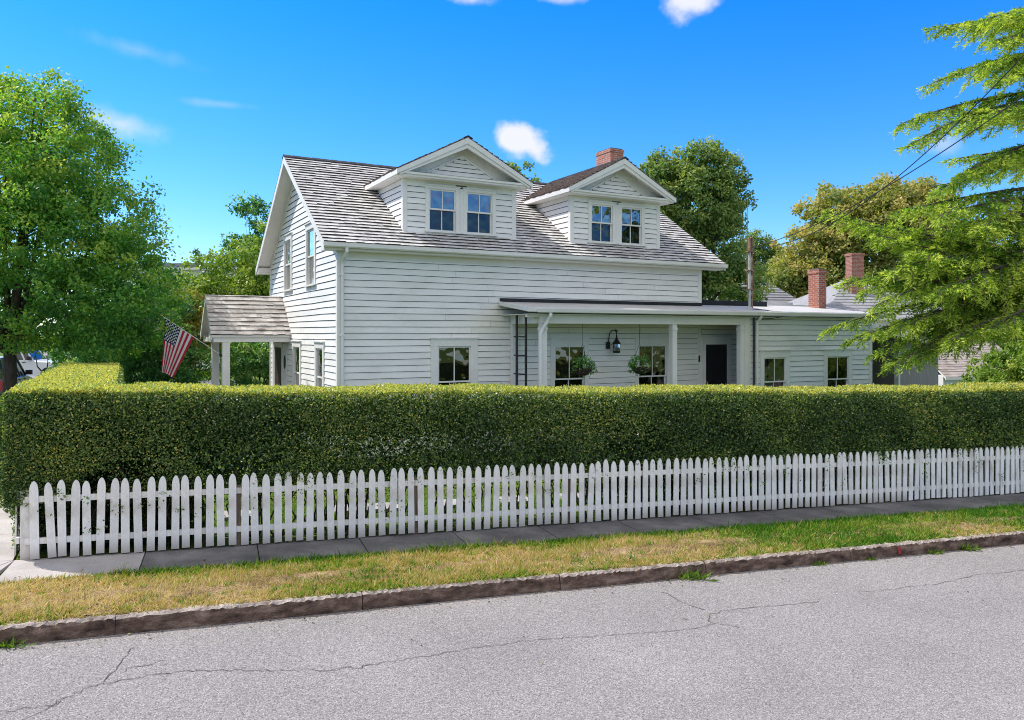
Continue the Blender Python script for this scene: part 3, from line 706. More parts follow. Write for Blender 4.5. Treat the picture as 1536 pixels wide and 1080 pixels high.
shrub('yellow green shrub between maple and parked white truck',75,30.5,[B(72,512,30,1.1,.9,.35),B(115,520,30,.9,.8,.4),B(130,535,30.5,1.2,1.0,.5)],'yellowgreen',120,50,.25,.12,tb=.6)
shrub('pale leafed low shrub at the back end of the side hedge',165,28,[B(170,540,28,1.1,.8,.45),B(120,560,28,1.0,.8,.5)],'darkleaf',150,50,.22,.10,tb=.75)
# trees behind the house
gb='trees behind the house'
tree('tree','treetop peeping over the ridge between the two dormers',G(785,40),8,.2,[B(772,270,40,1.1,1.1,.9),B(765,330,40,1.8,1.8,1.8)],'oak',150,50,.36,.2,group=gb,tbase=.5)
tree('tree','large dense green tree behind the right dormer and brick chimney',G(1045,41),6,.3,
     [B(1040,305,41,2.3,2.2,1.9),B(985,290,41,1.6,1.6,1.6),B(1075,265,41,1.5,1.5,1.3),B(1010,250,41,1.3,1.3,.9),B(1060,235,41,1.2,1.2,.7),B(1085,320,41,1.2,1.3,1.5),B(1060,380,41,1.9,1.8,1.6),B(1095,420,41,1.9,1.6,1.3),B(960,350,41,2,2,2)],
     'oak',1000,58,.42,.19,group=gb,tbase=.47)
tree('tree','smaller green tree behind the rusty service mast',G(1140,56),5,.2,[B(1140,385,56,1.45,1.4,1.8),B(1125,420,56,1.7,1.5,1.5),B(1160,420,56,1.1,1.2,1.3)],'oak',300,50,.38,.2,group=gb,tbase=.4)
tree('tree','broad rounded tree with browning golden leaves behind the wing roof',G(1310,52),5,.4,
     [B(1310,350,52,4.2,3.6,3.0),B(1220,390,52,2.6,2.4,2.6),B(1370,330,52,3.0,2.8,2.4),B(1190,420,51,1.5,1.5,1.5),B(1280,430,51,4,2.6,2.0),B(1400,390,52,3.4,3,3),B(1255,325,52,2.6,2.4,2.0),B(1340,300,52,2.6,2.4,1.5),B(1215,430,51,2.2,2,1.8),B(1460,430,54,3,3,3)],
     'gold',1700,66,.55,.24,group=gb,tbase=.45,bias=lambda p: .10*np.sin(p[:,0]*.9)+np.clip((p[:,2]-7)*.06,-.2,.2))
tree('tree','green tree at far right beyond the cedar and shed',G(1560,48),4,.3,[B(1540,470,48,3.2,3,3.2),B(1480,500,47,2,2,2)],'oak',360,50,.45,.24,group=gb,tbase=.5)
tree('shrub','bright green vine covered bush at the right, beside the small shed',G(1505,25),.8,.06,[B(1500,555,25,.8,.8,.55),B(1530,545,25,.7,.7,.8),B(1480,575,24,.6,.6,.4),B(1545,575,24.5,.8,.7,.6)],'yellowgreen',170,55,.22,.11,cat='shrub',tbase=.5)

# far wood along the horizon
n=26000
x=rng.uniform(-230,260,n); y=rng.uniform(100,150,n)+.0004*x*x
h=4.5+1.6*np.sin(x*.09)+1.2*np.sin(x*.23+1)+.8*np.sin(x*.51)
z=-1.2+h*rng.uniform(0,1,n)**.6
M['far_wood']=leaf_mat('far_wood_leaf',[(0,(.03,.09,.03)),(.6,(.09,.19,.06)),(1,(.2,.28,.09))],trans=.3)
tag(leaf_mesh('far_wood',np.stack([x,y,z],1),rng.normal(size=(n,3)),rng.normal(size=(n,3))+np.array([0,-.4,.6]),rng.uniform(.9,1.8,n),rng.uniform(.6,1.2,n),np.clip(rng.normal(.45,.2,n)+.15*np.sin(x*.3),0,1),M['far_wood']),
    'far green wood along the horizon behind the houses','trees',kind='stuff')

# ------------------------------------------------------------------ cedar
def cedar():
    d0=21.0; base=G(1650,d0)
    t=thing('cedar_tree','tall cedar with drooping feathery yellow green branches at the right edge',"tree",base)
    b0=Vector(base)
    mb=MB()
    H=14.5
    mb.tube([(0,0,-.3),(0,0,.1),(.05,0,4),(.0,.05,9),(.1,0,H)],[.5,.4,.3,.18,.03],12)
    needP=[];needA=[];needT=[]
    wood=mb
    def spray(p0,p1,up,width,dens=1.0,droop=.25,tb=.55):
        """main branch p0->p1 with flat drooping sprays"""
        p0=Vector(p0);p1=Vector(p1);L=(p1-p0).length
        ax=(p1-p0).normalized()
        side=ax.cross(Vector((0,0,1))).normalized()
        n=8; pts=[]
        arch=up*L
        wob=[random.gauss(0,.05)*L*.3 for _ in range(4)]
        def pos(s):
            return p0+(p1-p0)*s+Vector((0,0,arch*4*s*(1-s)*(.6+.4*s)))+side*(wob[0]*math.sin(s*5+wob[1]*9)*s)
        wood.tube([pos(i/n)-b0 for i in range(n+1)],[.068*(1-i/n)**.8*min(1,L/5)+.005 for i in range(n+1)],6)
        step=.13/dens
        m=int(L/step)
        for i in range(m):
            s=(i+random.random())/m
            if s<.10: continue
            c=pos(s); tang=(pos(min(1,s+.03))-pos(max(0,s-.03))).normalized()
            sd=1 if (i%2) else -1
            ln=min(width*(.25+.75*math.sin(min(1,(1-s)*1.25+.12)*PI*.55))*random.uniform(.55,1.2),.16+.5*(1-s)*L)
            dr=(side*sd*random.uniform(.35,1.0)+tang*random.uniform(.6,1.1)+Vector((0,0,random.uniform(-.25-droop,.2)))).normalized()
            e=c+dr*ln+Vector((0,0,-droop*ln*ln))
            mid=c+dr*ln*.5
            wood.tube([c-b0,mid-b0,e-b0],[.014,.009,.004],4,cap=False)
            k=max(3,int(ln/.07))
            tcl=random.gauss(0,.12)
            for q in range(k):
                f=(q+.5)/k
                pc=c+dr*ln*f+Vector((0,0,-droop*ln*ln*f*f))
                for tw in range(3 if random.random()<.7 else 4):
                    sd2=random.choice((-1,1))
                    d2=(dr*random.uniform(.5,1.1)+dr.cross(Vector((0,0,1)))*sd2*random.uniform(.3,1)+Vector((random.gauss(0,.15),random.gauss(0,.15),random.uniform(-.45,.3)))).normalized()
                    l2=random.uniform(.10,.30)*(1.1-.5*f)
                    kk=max(3,int(l2/.036))
                    for r in range(kk):
                        g=(r+random.random())/kk
                        needP.append(tuple(pc+d2*l2*g+Vector((0,0,-.35*l2*g*g))-b0))
                        needA.append((d2.x+random.gauss(0,.45),d2.y+random.gauss(0,.45),d2.z+random.gauss(0,.35)+.05))
                        needT.append(tb+tcl+.16*g-(.36 if f<.22 else .12 if f<.4 else 0)+random.gauss(0,.11))  # needles near the stem darkened: inner shade put into the tint
    def br(px0,py0,d0_,px1,py1,d1_,up,width,dens=1.0,droop=.25,tb=.55):
        spray(P(px0,py0,d0_),P(px1,py1,d1_),up,width,dens,droop,tb)
    T=1650
    # upper separate tiers against the sky
    for px0,py0,px1,py1,d1,up,wd in ((T,20,1402,40,20.2,.02,.8),(T,5,1475,30,19.4,.03,.9),(T,40,1500,58,19.0,.02,.8),(T,25,1450,45,22,.02,.8),
        (T,70,1392,128,20.4,.06,.7),(T,70,1480,98,19.3,.03,.9),(T,60,1470,112,22.3,.03,.8),(T,90,1500,120,18.8,.04,.8),
        (T,130,1348,187,20.2,.05,.75),(T,150,1364,220,19.4,.09,.7),(T,140,1450,190,18.8,.05,.9),(T,150,1470,175,22.5,.03,.9),(T,160,1440,170,20.6,.03,.8),
        (T,200,1400,290,20.0,.06,.8),(T,195,1440,262,19.2,.05,.85),(T,190,1480,270,22.6,.05,.8),(T,225,1430,238,21,.03,.7)):
        br(px0,py0,21,px1,py1,d1,up,wd,1.25,.4)
    # middle mass
    for px0,py0,px1,py1,d1,up,wd in ((T,270,1345,318,19.6,.02,.9),(T,290,1410,322,18.8,.03,1.1),(T,280,1450,350,22.5,.03,1.1),(T,300,1470,340,18.4,.02,1.1),(T,310,1390,350,20.6,.03,1.0),
        (T,455,1242,318,20.4,.04,.75),(T,440,1290,335,20.0,.04,.9),(T,480,1320,352,19.4,.03,.8),(T,450,1370,378,18.8,.03,1.0),(T,420,1370,388,21.6,.03,1.0),
        (T,390,1262,428,20.0,.06,.8),(T,400,1290,440,20.6,.06,.9),(T,340,1350,370,20.0,.05,1.0),(T,385,1335,405,19.0,.05,.95),(T,400,1312,458,19.2,.07,.8),(T,380,1400,440,18.4,.05,1.1),(T,370,1420,385,22.6,.03,1.1),(T,350,1400,400,20.4,.04,1.1),(T,360,1375,440,21.0,.07,.9)):
        br(px0,py0,21,px1,py1,d1,up,wd,1.15,.55)
    # low drooping boughs in front of the wing
    for px0,py0,px1,py1,d1,up,wd in ((T,430,1238,494,20.4,.05,.55),(T,440,1275,512,20.1,.06,.65),(T,450,1310,530,19.9,.07,.7),(T,440,1345,545,19.2,.08,.75),(T,445,1372,540,19.0,.08,.75),(T,450,1425,512,18.4,.06,.8),(T,450,1480,492,18.2,.06,.8),
        (T,450,1380,505,20.6,.06,.9),(T,470,1335,548,20.2,.10,.7),(T,440,1300,500,19.6,.05,.6),(T,430,1345,492,19.0,.05,.9),(T,430,1420,500,19.6,.07,.8)):
        br(px0,py0,21,px1,py1,d1,up,wd,1.2,.6)
    # the far and right side of the tree, out of the picture
    for i in range(26):
        z=11.2+3.2*i/26; a=i*2.4; Ln=(14.7-z)*.42+.25
        p=b0+Vector((.08,0,z)); spray(p,p+Vector((math.cos(a)*Ln,math.sin(a)*Ln,.05*Ln)),.03,.5,.8,.4)
    for i in range(26):
        a=random.uniform(-1.2,1.9); z=2.5+9*i/26; Ln=5.2*(1-z/15)+.8
        p=b0+Vector((0,0,z)); spray(p,p+Vector((math.cos(a)*Ln,math.sin(a)*Ln,-.1*Ln)),.04,.8,.5)
    mb.build('trunk',M['bark_cedar'],t)
    Pn=np.array(needP); An=np.array(needA); n=len(Pn)
    print('needles',n)
    leaf_mesh('crown',Pn,An,rng.normal(size=(n,3))+np.array([0,0,.8]),rng.uniform(.09,.15,n),rng.uniform(.022,.036,n),np.clip(np.array(needT)+.13,0,1),M['needle'],t)
cedar()

# ------------------------------------------------------------------ white house (house-local: x along the front, y back, z up)
house=thing('white_house','white clapboard cottage with two gabled roof dormers, shingle roof and long low side wing','house',(HOUSE_O[0],HOUSE_O[1],0),HOUSE_RZ)
def Hl(x,y,z=0):     # house-local -> world
    return (HOUSE_O[0]+HD[0]*x-HD[1]*y, HOUSE_O[1]+HD[1]*x+HD[0]*y, z)
def T_front(y0=0.0): return lambda a,o,z:(a,y0-o,z)
def T_left(x0=0.0): return lambda a,o,z:(x0-o,a,z)
def T_right(x0): return lambda a,o,z:(x0+o,a,z)
def T_rear(y0): return lambda a,o,z:(a,y0+o,z)
TAN=0.655; EZ=5.18; WID=8.4; LEN=11.75
def roof_z(y): return EZ+TAN*(y+.35)
PITCH=math.atan(TAN)

def clap(mb, ival, z0, z1, e=.168, holes=(), seed=0):
    """lapped boards: ival(z)->(a0,a1) or None"""
    r=random.Random(seed); ph=[r.uniform(0,6) for _ in range(4)]
    gap=.013
    def wob(a,k): return .006*math.sin(a*.9+ph[0]+k*1.3)+.004*math.sin(a*2.3+ph[1]+k*.7)
    def face(a,b,za,zb,c0,c1,k,t):
        # c0..c1 course limits; za..zb piece limits
        n=max(1,int((b-a)/1.1))
        for i in range(n):
            x0=a+(b-a)*i/n; x1=a+(b-a)*(i+1)/n
            def pt(x,z):
                f=(z-c0)/(c1-c0); return (x,.027-.021*f,z)
            lo0=za+(wob(x0,k) if za==c0 else 0); lo1=za+(wob(x1,k) if za==c0 else 0)
            hi0=min(zb,c1-gap)+(wob(x0,k+1) if zb==c1 else 0); hi1=min(zb,c1-gap)+(wob(x1,k+1) if zb==c1 else 0)
            if hi0<=lo0+.004: continue
            mb.add([pt(x0,lo0),pt(x1,lo1),pt(x1,hi1),pt(x0,hi0)],[(0,1,2,3)],0,t)
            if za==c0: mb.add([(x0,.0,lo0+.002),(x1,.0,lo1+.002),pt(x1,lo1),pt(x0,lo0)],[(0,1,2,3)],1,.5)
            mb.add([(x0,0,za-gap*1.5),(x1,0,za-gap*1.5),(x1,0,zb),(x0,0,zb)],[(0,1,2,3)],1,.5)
    k=0; zb=z0
    while zb<z1-.01:
        zt=min(zb+e,z1)
        iv=ival((zb+zt)/2)
        if iv and iv[1]-iv[0]>.03:
            cuts=sorted(set([iv[0],iv[1]]+[c for h in holes for c in h[:2] if iv[0]<c<iv[1] and h[2]<zt and h[3]>zb]))
            for a,b in zip(cuts[:-1],cuts[1:]):
                m_=(a+b)/2; hh=[h for h in holes if h[0]<m_<h[1] and h[2]<zt and h[3]>zb]
                # board ends: break long runs
                t=r.random()
                if not hh:
                    xa=a
                    while xa<b-.01:           # separate boards with butt joints
                        xb=min(b,xa+r.uniform(2.2,4.6))
                        if b-xb<.7: xb=b
                        face(xa,xb-(.004 if xb<b else 0),zb,zt,zb,zb+e,k,r.random()); xa=xb
                else:
                    h=hh[0]
                    if h[2]>zb+.01: face(a,b,zb,min(h[2],zt),zb,zb+e,k,t)
                    if h[3]<zt-.01: face(a,b,max(h[3],zb),zt,zb,zb+e,k,t)
        zb+=e; k+=1

SIDE=[M['siding'],M['lap_shade']]
def window(parent,T,a0,a1,z0,z1,cas=.11,head=.14,depth=.4,curtain=None,bars=True,lower='screen',sill=True,upper='glass'):
    mb=MB(T)
    if cas:
        mb.box(a0-cas,a0+.0,-.05,.046,z0-.05,z1); mb.box(a1,a1+cas,-.05,.046,z0-.05,z1)
        mb.box(a0-cas-.003,a1+cas+.003,-.05,.049,z1,z1+head)
        mb.box(a0-cas-.03,a1+cas+.03,-.02,.085,z1+head,z1+head+.03)
        if sill: mb.box(a0-cas-.03,a1+cas+.03,-.05,.095,z0-.09,z0-.048)
    mid=(z0+z1)/2
    def sash(za,zb,o0,o1):
        s=.042
        mb.box(a0,a0+s,o0,o1,za,zb); mb.box(a1-s,a1,o0,o1,za,zb)
        mb.box(a0+s,a1-s,o0,o1,za,za+s); mb.box(a0+s,a1-s,o0,o1,zb-s,zb)
        if bars: mb.box((a0+a1)/2-.013,(a0+a1)/2+.013,o0+.004,o1-.004,za+s,zb-s)
    sash(mid-.02,z1,-.03,.012); sash(z0-.048,mid+.022,-.075,-.033)
    # reveal and the dim room behind
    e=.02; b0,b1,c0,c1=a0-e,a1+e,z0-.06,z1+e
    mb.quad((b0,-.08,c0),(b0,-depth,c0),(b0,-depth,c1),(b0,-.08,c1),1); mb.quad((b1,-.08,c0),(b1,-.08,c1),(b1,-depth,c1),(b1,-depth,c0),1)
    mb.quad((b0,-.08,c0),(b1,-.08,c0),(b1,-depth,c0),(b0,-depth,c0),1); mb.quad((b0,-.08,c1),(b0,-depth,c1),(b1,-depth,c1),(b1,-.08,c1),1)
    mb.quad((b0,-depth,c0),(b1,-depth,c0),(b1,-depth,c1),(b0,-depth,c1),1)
    w=mb.build('window',[M['white'],M['dark']],parent)
    return w,mid
def panes(par,T,a0,a1,z0,z1,mid,curtain=None,lower='screen',upper='glass',nested=True):
    mb=MB(T); mb.quad((a0+.03,-.008,mid),(a1-.03,-.008,mid),(a1-.03,-.008,z1-.03),(a0+.03,-.008,z1-.03)); mb.build('pane',M[upper],par)
    mb=MB(T); mb.quad((a0+.03,-.055,z0-.02),(a1-.03,-.055,z0-.02),(a1-.03,-.055,mid),(a0+.03,-.055,mid)); mb.build('pane',M[lower],par)
    if curtain:
        kind,za,zb,fa,fb=curtain
        mb=MB(T); n=24; x0=a0+(a1-a0)*fa; x1=a0+(a1-a0)*fb
        pts=[(x0+(x1-x0)*i/n,-.13-.018*math.sin(i*1.9)*(kind=='curtain')) for i in range(n+1)]
        for (xa,oa),(xb,ob) in zip(pts[:-1],pts[1:]): mb.quad((xa,oa,za),(xb,ob,za),(xb,ob,zb),(xa,oa,zb))
        mb.build('curtain' if kind=='curtain' else 'blind',M[kind],par,smooth=True)
def full_window(parent,T,a0,a1,z0,z1,nested=True,curtain=None,**kw):
    lower=kw.get('lower','screen'); upper=kw.get('upper','glass')
    w,mid=window(parent,T,a0,a1,z0,z1,**kw)
    panes(w if nested else parent,T,a0,a1,z0,z1,mid,curtain,lower,upper)

def shingles(mb,O,Uv,Vv,Nv,L,e,rng_fn,wmin=.14,wmax=.36,butt=.036,seed=1):
    """rows of wooden shingles; O corner, U along eave, V up-slope, N normal"""
    r=random.Random(seed); O=Vector(O);Uv=Vector(Uv);Vv=Vector(Vv);Nv=Vector(Nv)
    n=int(L/e)+1
    for i in range(n):
        v0=i*e; v1=min(v0+e*1.08,L)
        if v1-v0<.03: continue
        iv=rng_fn((v0+v1)/2)
        if not iv or iv[1]-iv[0]<.05: continue
        u=iv[0]-r.uniform(0,.05); first=True
        rowt=r.gauss(0,.08)
        while u<iv[1]-.01:
            w=r.uniform(wmin,wmax); a=max(u,iv[0]); b=min(u+w-.004,iv[1])
            if b-a>.012:
                j=r.uniform(-.010,.008) if r.random()<.93 else r.uniform(-.03,.02); bt=butt*r.uniform(.75,1.25); t=min(1,max(0,.5+rowt+r.gauss(0,.2)))
                q=lambda uu,vv,h: tuple(O+Uv*uu+Vv*vv+Nv*h)
                mb.add([q(a,v0+j,bt),q(b,v0+j,bt),q(b,v1,.003),q(a,v1,.003)],[(0,1,2,3)],0,t)
                mb.add([q(a,v0+j,-.004),q(b,v0+j,-.004),q(b,v0+j,bt),q(a,v0+j,bt)],[(0,1,2,3)],1,t)
            u+=w
# ---- walls
def openings(l): return [(a0,a1,z0-.05,z1) for a0,a1,z0,z1 in l]
fw_win=[(2.66,3.62,.72,2.62)]
pw1=(6.27,7.30,.68,2.60); pw2=(9.27,10.36,.68,2.60)
door_o=(11.95,12.88,.42,2.58)
mb=MB(T_front()); clap(mb,lambda z:(.1,LEN-.1),-.35,5.02,.166,openings(fw_win+[pw1,pw2]),3)
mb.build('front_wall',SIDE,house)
gl_win=[(2.26,3.10,4.36,5.86),(5.14,6.02,4.36,5.86),(1.36,2.06,1.0,2.56),(3.98,4.80,1.0,2.56)]
def gable(z):
    if z<EZ+TAN*.35-.12: return (.1,WID-.1)
    k=(z-(EZ+TAN*.35-.12))/TAN
    return (k,WID-k) if k<WID/2 else None
mb=MB(T_left()); clap(mb,gable,-.35,7.85,.166,openings(gl_win)+[(6.4,7.62,-.35,2.62)],4)
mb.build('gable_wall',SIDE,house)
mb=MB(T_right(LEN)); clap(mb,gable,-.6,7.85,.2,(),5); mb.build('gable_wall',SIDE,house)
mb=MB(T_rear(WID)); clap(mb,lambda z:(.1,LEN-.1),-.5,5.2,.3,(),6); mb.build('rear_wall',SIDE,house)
for (x0,x1,y0,y1) in ((-.035,.1,-.035,.1),(LEN-.1,LEN+.035,-.035,.1),(-.035,.1,WID-.1,WID+.035),(LEN-.1,LEN+.035,WID-.1,WID+.035)):
    mb=MB(); mb.box(x0,x1,y0,y1,-.5,5.2); mb.build('corner_board',M['white'],house)
# frieze under the eave and along the gable
mb=MB(); mb.box(.1,LEN-.1,-.033,0,4.84,5.2); mb.build('frieze_board',M['soffit'],house)
for x0,x1 in ((-.034,0.0),(LEN,LEN+.034)):
    mb=MB()
    for s in (0,1):
        y=lambda v: v if s==0 else WID-v
        zt=lambda v: roof_z(v)-.10
        mb.hexa([(x0,y(0),zt(0)-.2),(x1,y(0),zt(0)-.2),(x1,y(WID/2),zt(WID/2)-.2),(x0,y(WID/2),zt(WID/2)-.2),(x0,y(0),zt(0)),(x1,y(0),zt(0)),(x1,y(WID/2),zt(WID/2)),(x0,y(WID/2),zt(WID/2))])
    mb.build('gable_frieze',M['white'],house)
# windows
full_window(house,T_front(),*fw_win[0],cas=.20,head=.2)
full_window(house,T_front(),*pw1,cas=.13,head=.2); full_window(house,T_front(),*pw2,cas=.13,head=.2,curtain=('curtain',1.75,2.6,.0,.96))
for i,g in enumerate(gl_win):
    full_window(house,T_left(),*g,cas=.13,head=.16,curtain=('blind',g[2]-.04,g[3],.0,1.0) if i!=1 else ('blind',g[2],g[3],0,1),bars=False,lower='glass_side',upper='glass_side')
# ---- roof slabs and shingles
X0,X1=-.42,LEN+.72
cs,sn=math.cos(PITCH),math.sin(PITCH)
roof=MB()
for s in (0,1):
    y=(lambda v:v) if s==0 else (lambda v:WID-v)
    ya,yb=-.33,WID/2
    za,zb=roof_z(ya)-.005,roof_z(yb)-.005
    roof.hexa([(X0,y(ya),za-.13),(X1,y(ya),za-.13),(X1,y(yb),zb-.13),(X0,y(yb),zb-.13),(X0,y(ya),za),(X1,y(ya),za),(X1,y(yb),zb),(X0,y(yb),zb)],2)
SL=(WID/2+.35)/cs
shingles(roof,(X0-.03,-.36,roof_z(-.36)),(1,0,0),(0,cs,sn),(0,-sn,cs),SL,.178,lambda v:(0,X1-X0+.06),seed=2)
shingles(roof,(X0-.03,WID+.36,roof_z(-.36)),(1,0,0),(0,-cs,sn),(0,sn,cs),SL,.178,lambda v:(0,X1-X0+.06),wmin=.25,wmax=.5,seed=3)
rf=roof.build('roof',[M['shingle'],M['butt'],M['soffit']],house)
mb=MB()
x=X0-.04
zr=roof_z(WID/2)
while x<X1:
    L=.3; h=random.uniform(0,.01)
    for s in (-1,1):
        mb.hexa([(x,WID/2,zr+.012+h),(x+L,WID/2,zr+.004+h),(x+L,WID/2+s*.14,zr-.075+h),(x,WID/2+s*.14,zr-.065+h),(x,WID/2,zr+.045+h),(x+L,WID/2,zr+.036+h),(x+L,WID/2+s*.14,zr-.045+h),(x,WID/2+s*.14,zr-.036+h)],t=random.random())
    x+=L*.95
mb.build('ridge_cap',M['ridge'],rf)
def rake(x0,x1,par):
    for s in (0,1):
        mb=MB()
        y=(lambda v:v) if s==0 else (lambda v:WID-v)
        z=lambda v: roof_z(v)-.012
        mb.hexa([(x0,y(-.36),z(-.36)-.2),(x1,y(-.36),z(-.36)-.2),(x1,y(WID/2),z(WID/2)-.2),(x0,y(WID/2),z(WID/2)-.2),(x0,y(-.36),z(-.36)),(x1,y(-.36),z(-.36)),(x1,y(WID/2),z(WID/2)),(x0,y(WID/2),z(WID/2))])
        mb.build('rake_board',M['white'],par)
rake(X0-.028,X0-.002,rf); rake(X1+.002,X1+.028,rf)
mb=MB()      # soffit boxes at the eaves
mb.box(X0,X1,-.33,-.0,4.99,5.045); mb.box(X0,X1,WID,WID+.33,4.99,5.045)
mb.box(X0,-.0,-.33,.02,5.046,5.2); mb.box(X0,0,WID-.02,WID+.33,5.046,5.2); mb.box(LEN,X1,-.33,.02,5.046,5.2)
mb.build('soffit',M['soffit'],rf)
mb=MB()      # gutter: open trough
gx0,gx1=X0-.05,X1+.04
prof=[(-.345,5.165),(-.345,5.06),(-.365,5.045),(-.43,5.045),(-.462,5.075),(-.468,5.165),(-.456,5.165),(-.45,5.08),(-.425,5.058),(-.37,5.058),(-.357,5.07),(-.357,5.165)]
mb.prism([(gx0,y,z) for y,z in prof],(gx1-gx0,0,0))
mb.build('gutter',M['white'],house)
mb=MB(); mb.tube([(.10,-.42,5.05),(.10,-.42,4.96),(.09,-.30,4.86),(.085,-.12,4.76),(.085,-.085,4.68),(.085,-.085,-.2)],.042,10)
for z in (1.2,2.9,4.4): mb.box(.03,.14,-.13,-.03,z,z+.03)
mb.build('downspout',M['white'],house,smooth=False)
# chimney on the ridge
mb=MB(); mb.box(11.08,11.66,3.95,4.85,7.4,9.55); ch=mb.build('chimney',M['brick'],rf,uv=True)
mb=MB(); mb.box(11.06,11.68,3.93,4.87,9.55,9.66); mb.box(11.11,11.63,3.98,4.82,9.66,9.70,1); mb.build('chimney_top',[M['brick'],M['cap']],rf,uv=True)

# ---- dormers
def dormer(x0,x1,seed):
    yf=.36; xm=(x0+x1)/2; ez=7.2; pk=8.23; ov=.31; sl=(pk-ez)/((x1-x0)/2+ov)
    d=MB()
    # front wall with two window holes
    wins=[(x0+.72,x0+1.50,5.76,6.84),(x0+1.83,x0+2.61,5.76,6.84)]
    T=T_front(yf)
    d.T=T; clap(d,lambda z:(x0+.1,x1-.1),5.63,7.06,.155,openings(wins)+[(x0+1.5,x0+1.83,5.6,7.0)],seed)
    # cheeks
    for tt,sx in ((T_left(x0),0),(T_right(x1),1)):
        d.T=tt; clap(d,lambda z:(yf+.08,(z-EZ)/TAN-.35+.1),5.66,7.18,.155,(),seed+1+sx)
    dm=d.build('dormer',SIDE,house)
    mb=MB()
    for a,b in ((x0-.03,x0+.1),(x1-.1,x1+.03)): mb.box(a,b,yf-.032,yf+.1,5.6,7.04)
    mb.box(x0+1.62,x0+1.72,yf-.04,yf,5.68,6.9)        # mullion board between the windows
    mb.box(x0+.1,x1-.1,yf-.034,yf,7.0,7.06)
    mb.build('corner_board',M['white'],dm)
    for w in wins: full_window(dm,T,*w,nested=False,cas=.11,head=.08,depth=.13,upper='glass_up')
    # cornice and pediment
    mb=MB(); mb.box(x0-ov,x1+ov,-.0,yf+.05,7.045,7.10); mb.box(x0-ov-.02,x1+ov+.02,-.04,yf,7.10,7.16)
    mb.add([(x0-ov,-.05,7.162),(x1+ov,-.05,7.162),(x1+ov,yf,7.25),(x0-ov,yf,7.25)],[(0,1,2,3)],1)
    for a,b in ((x0-ov,x0-.0),(x1,x1+ov)): mb.box(a,b,yf,3.0,7.05,7.10)
    mb.build('cornice',[M['white'],M['soffit']],dm)
    ty=yf+.0
    e=(x1-x0)/2-.66
    pd=MB(T_front(ty-.02)); clap(pd,lambda z:(xm-e+(z-7.25)/sl,xm+e-(z-7.25)/sl) if (z-7.25)/sl<e-.03 else None,7.25,7.25+e*sl,.115,(),seed+5)
    pd.T=None
    hw_=(x1-x0)/2+ov-.1
    pd.prism([(xm-hw_,ty-.012,7.17),(xm+hw_,ty-.012,7.17),(xm,ty-.012,7.17+hw_*sl)],(0,.03,0),2)
    # inner triangle trim (recessed panel edge)
    for s in (-1,1):
        a=(xm+s*e,ty-.05,7.235); b=(xm,ty-.05,7.235+e*sl*1.03)
        pd.hexa([a,(a[0],ty-.025,a[2]),(b[0],ty-.025,b[2]),b,(a[0],a[1],a[2]+.05),(a[0],ty-.025,a[2]+.05),(b[0],ty-.025,b[2]+.05),(b[0],b[1],b[2]+.05)],2)
    pd.build('pediment',SIDE+[M['white']],dm)
    # roof
    r=MB()
    yb=4.25
    for s in (-1,1):
        xe=xm+s*((x1-x0)/2+ov); ye=(ez-EZ)/TAN-.35
        cs2=math.cos(math.atan(sl)); sn2=math.sin(math.atan(sl)); Ls=((x1-x0)/2+ov)/cs2
        # slab (front edge y=-.06), underside soffit
        A=[(xe,-.06,ez-.11),(xm,-.06,pk-.11),(xm,yb,pk-.11),(xe,ye+.35,ez-.11),(xe,-.06,ez),(xm,-.06,pk),(xm,yb,pk),(xe,ye+.35,ez)]
        r.hexa(A,2)
        Uv=(0,1,0); Vv=(-s*cs2,0,sn2); Nv=(s*sn2,0,cs2)
        shingles(r,(xe+s*.03,-.10,ez-.015),Uv,Vv,Nv,Ls+.03,.178,lambda v:(0,.12+ye+.25+(yb-ye-.2)*min(1,v/Ls)),seed=seed+8+s,wmin=.12,wmax=.24)
    r.build('dormer_roof',[M['shingle_brown'],M['butt_brown'],M['soffit']],dm)
    mb=MB()
    for s in (-1,1):
        xe=xm+s*((x1-x0)/2+ov)
        # raking cornice board at the front, fascia along the eave
        h=.17
        mb.hexa([(xe,-.09,ez-.13),(xe,-.062,ez-.13),(xm,-.062,pk-h-.0),(xm,-.09,pk-h-.0),(xe,-.09,ez-.012),(xe,-.062,ez-.012),(xm,-.062,pk-.012),(xm,-.09,pk-.012)])
        mb.hexa([(xe-s*.06,-.06,ez-.16),(xe-s*.06,.0,ez-.16),(xm,.0,pk-.29),(xm,-.06,pk-.29),(xe-s*.06,-.06,ez-.112),(xe-s*.06,.0,ez-.112),(xm,.0,pk-.115),(xm,-.06,pk-.115)])
        xa,xb=(xe,xe+s*.025)
        mb.box(min(xa,xb),max(xa,xb),-.09,2.9,ez-.14,ez-.012)
    mb.build('raking_board',M['white'],dm)
    mb=MB(); y=-.11; 
    while y<4.1:
        for s in (-1,1):
            mb.hexa([(xm,y,pk+.02),(xm,y+.3,pk+.012),(xm+s*.13,y+.3,pk-.05),(xm+s*.13,y,pk-.042),(xm,y,pk+.05),(xm,y+.3,pk+.042),(xm+s*.13,y+.3,pk-.022),(xm+s*.13,y,pk-.014)],t=random.random())
        y+=.285
    mb.build('ridge_cap',M['ridge'],dm)
dormer(1.84,5.18,20); dormer(7.06,10.36,40)

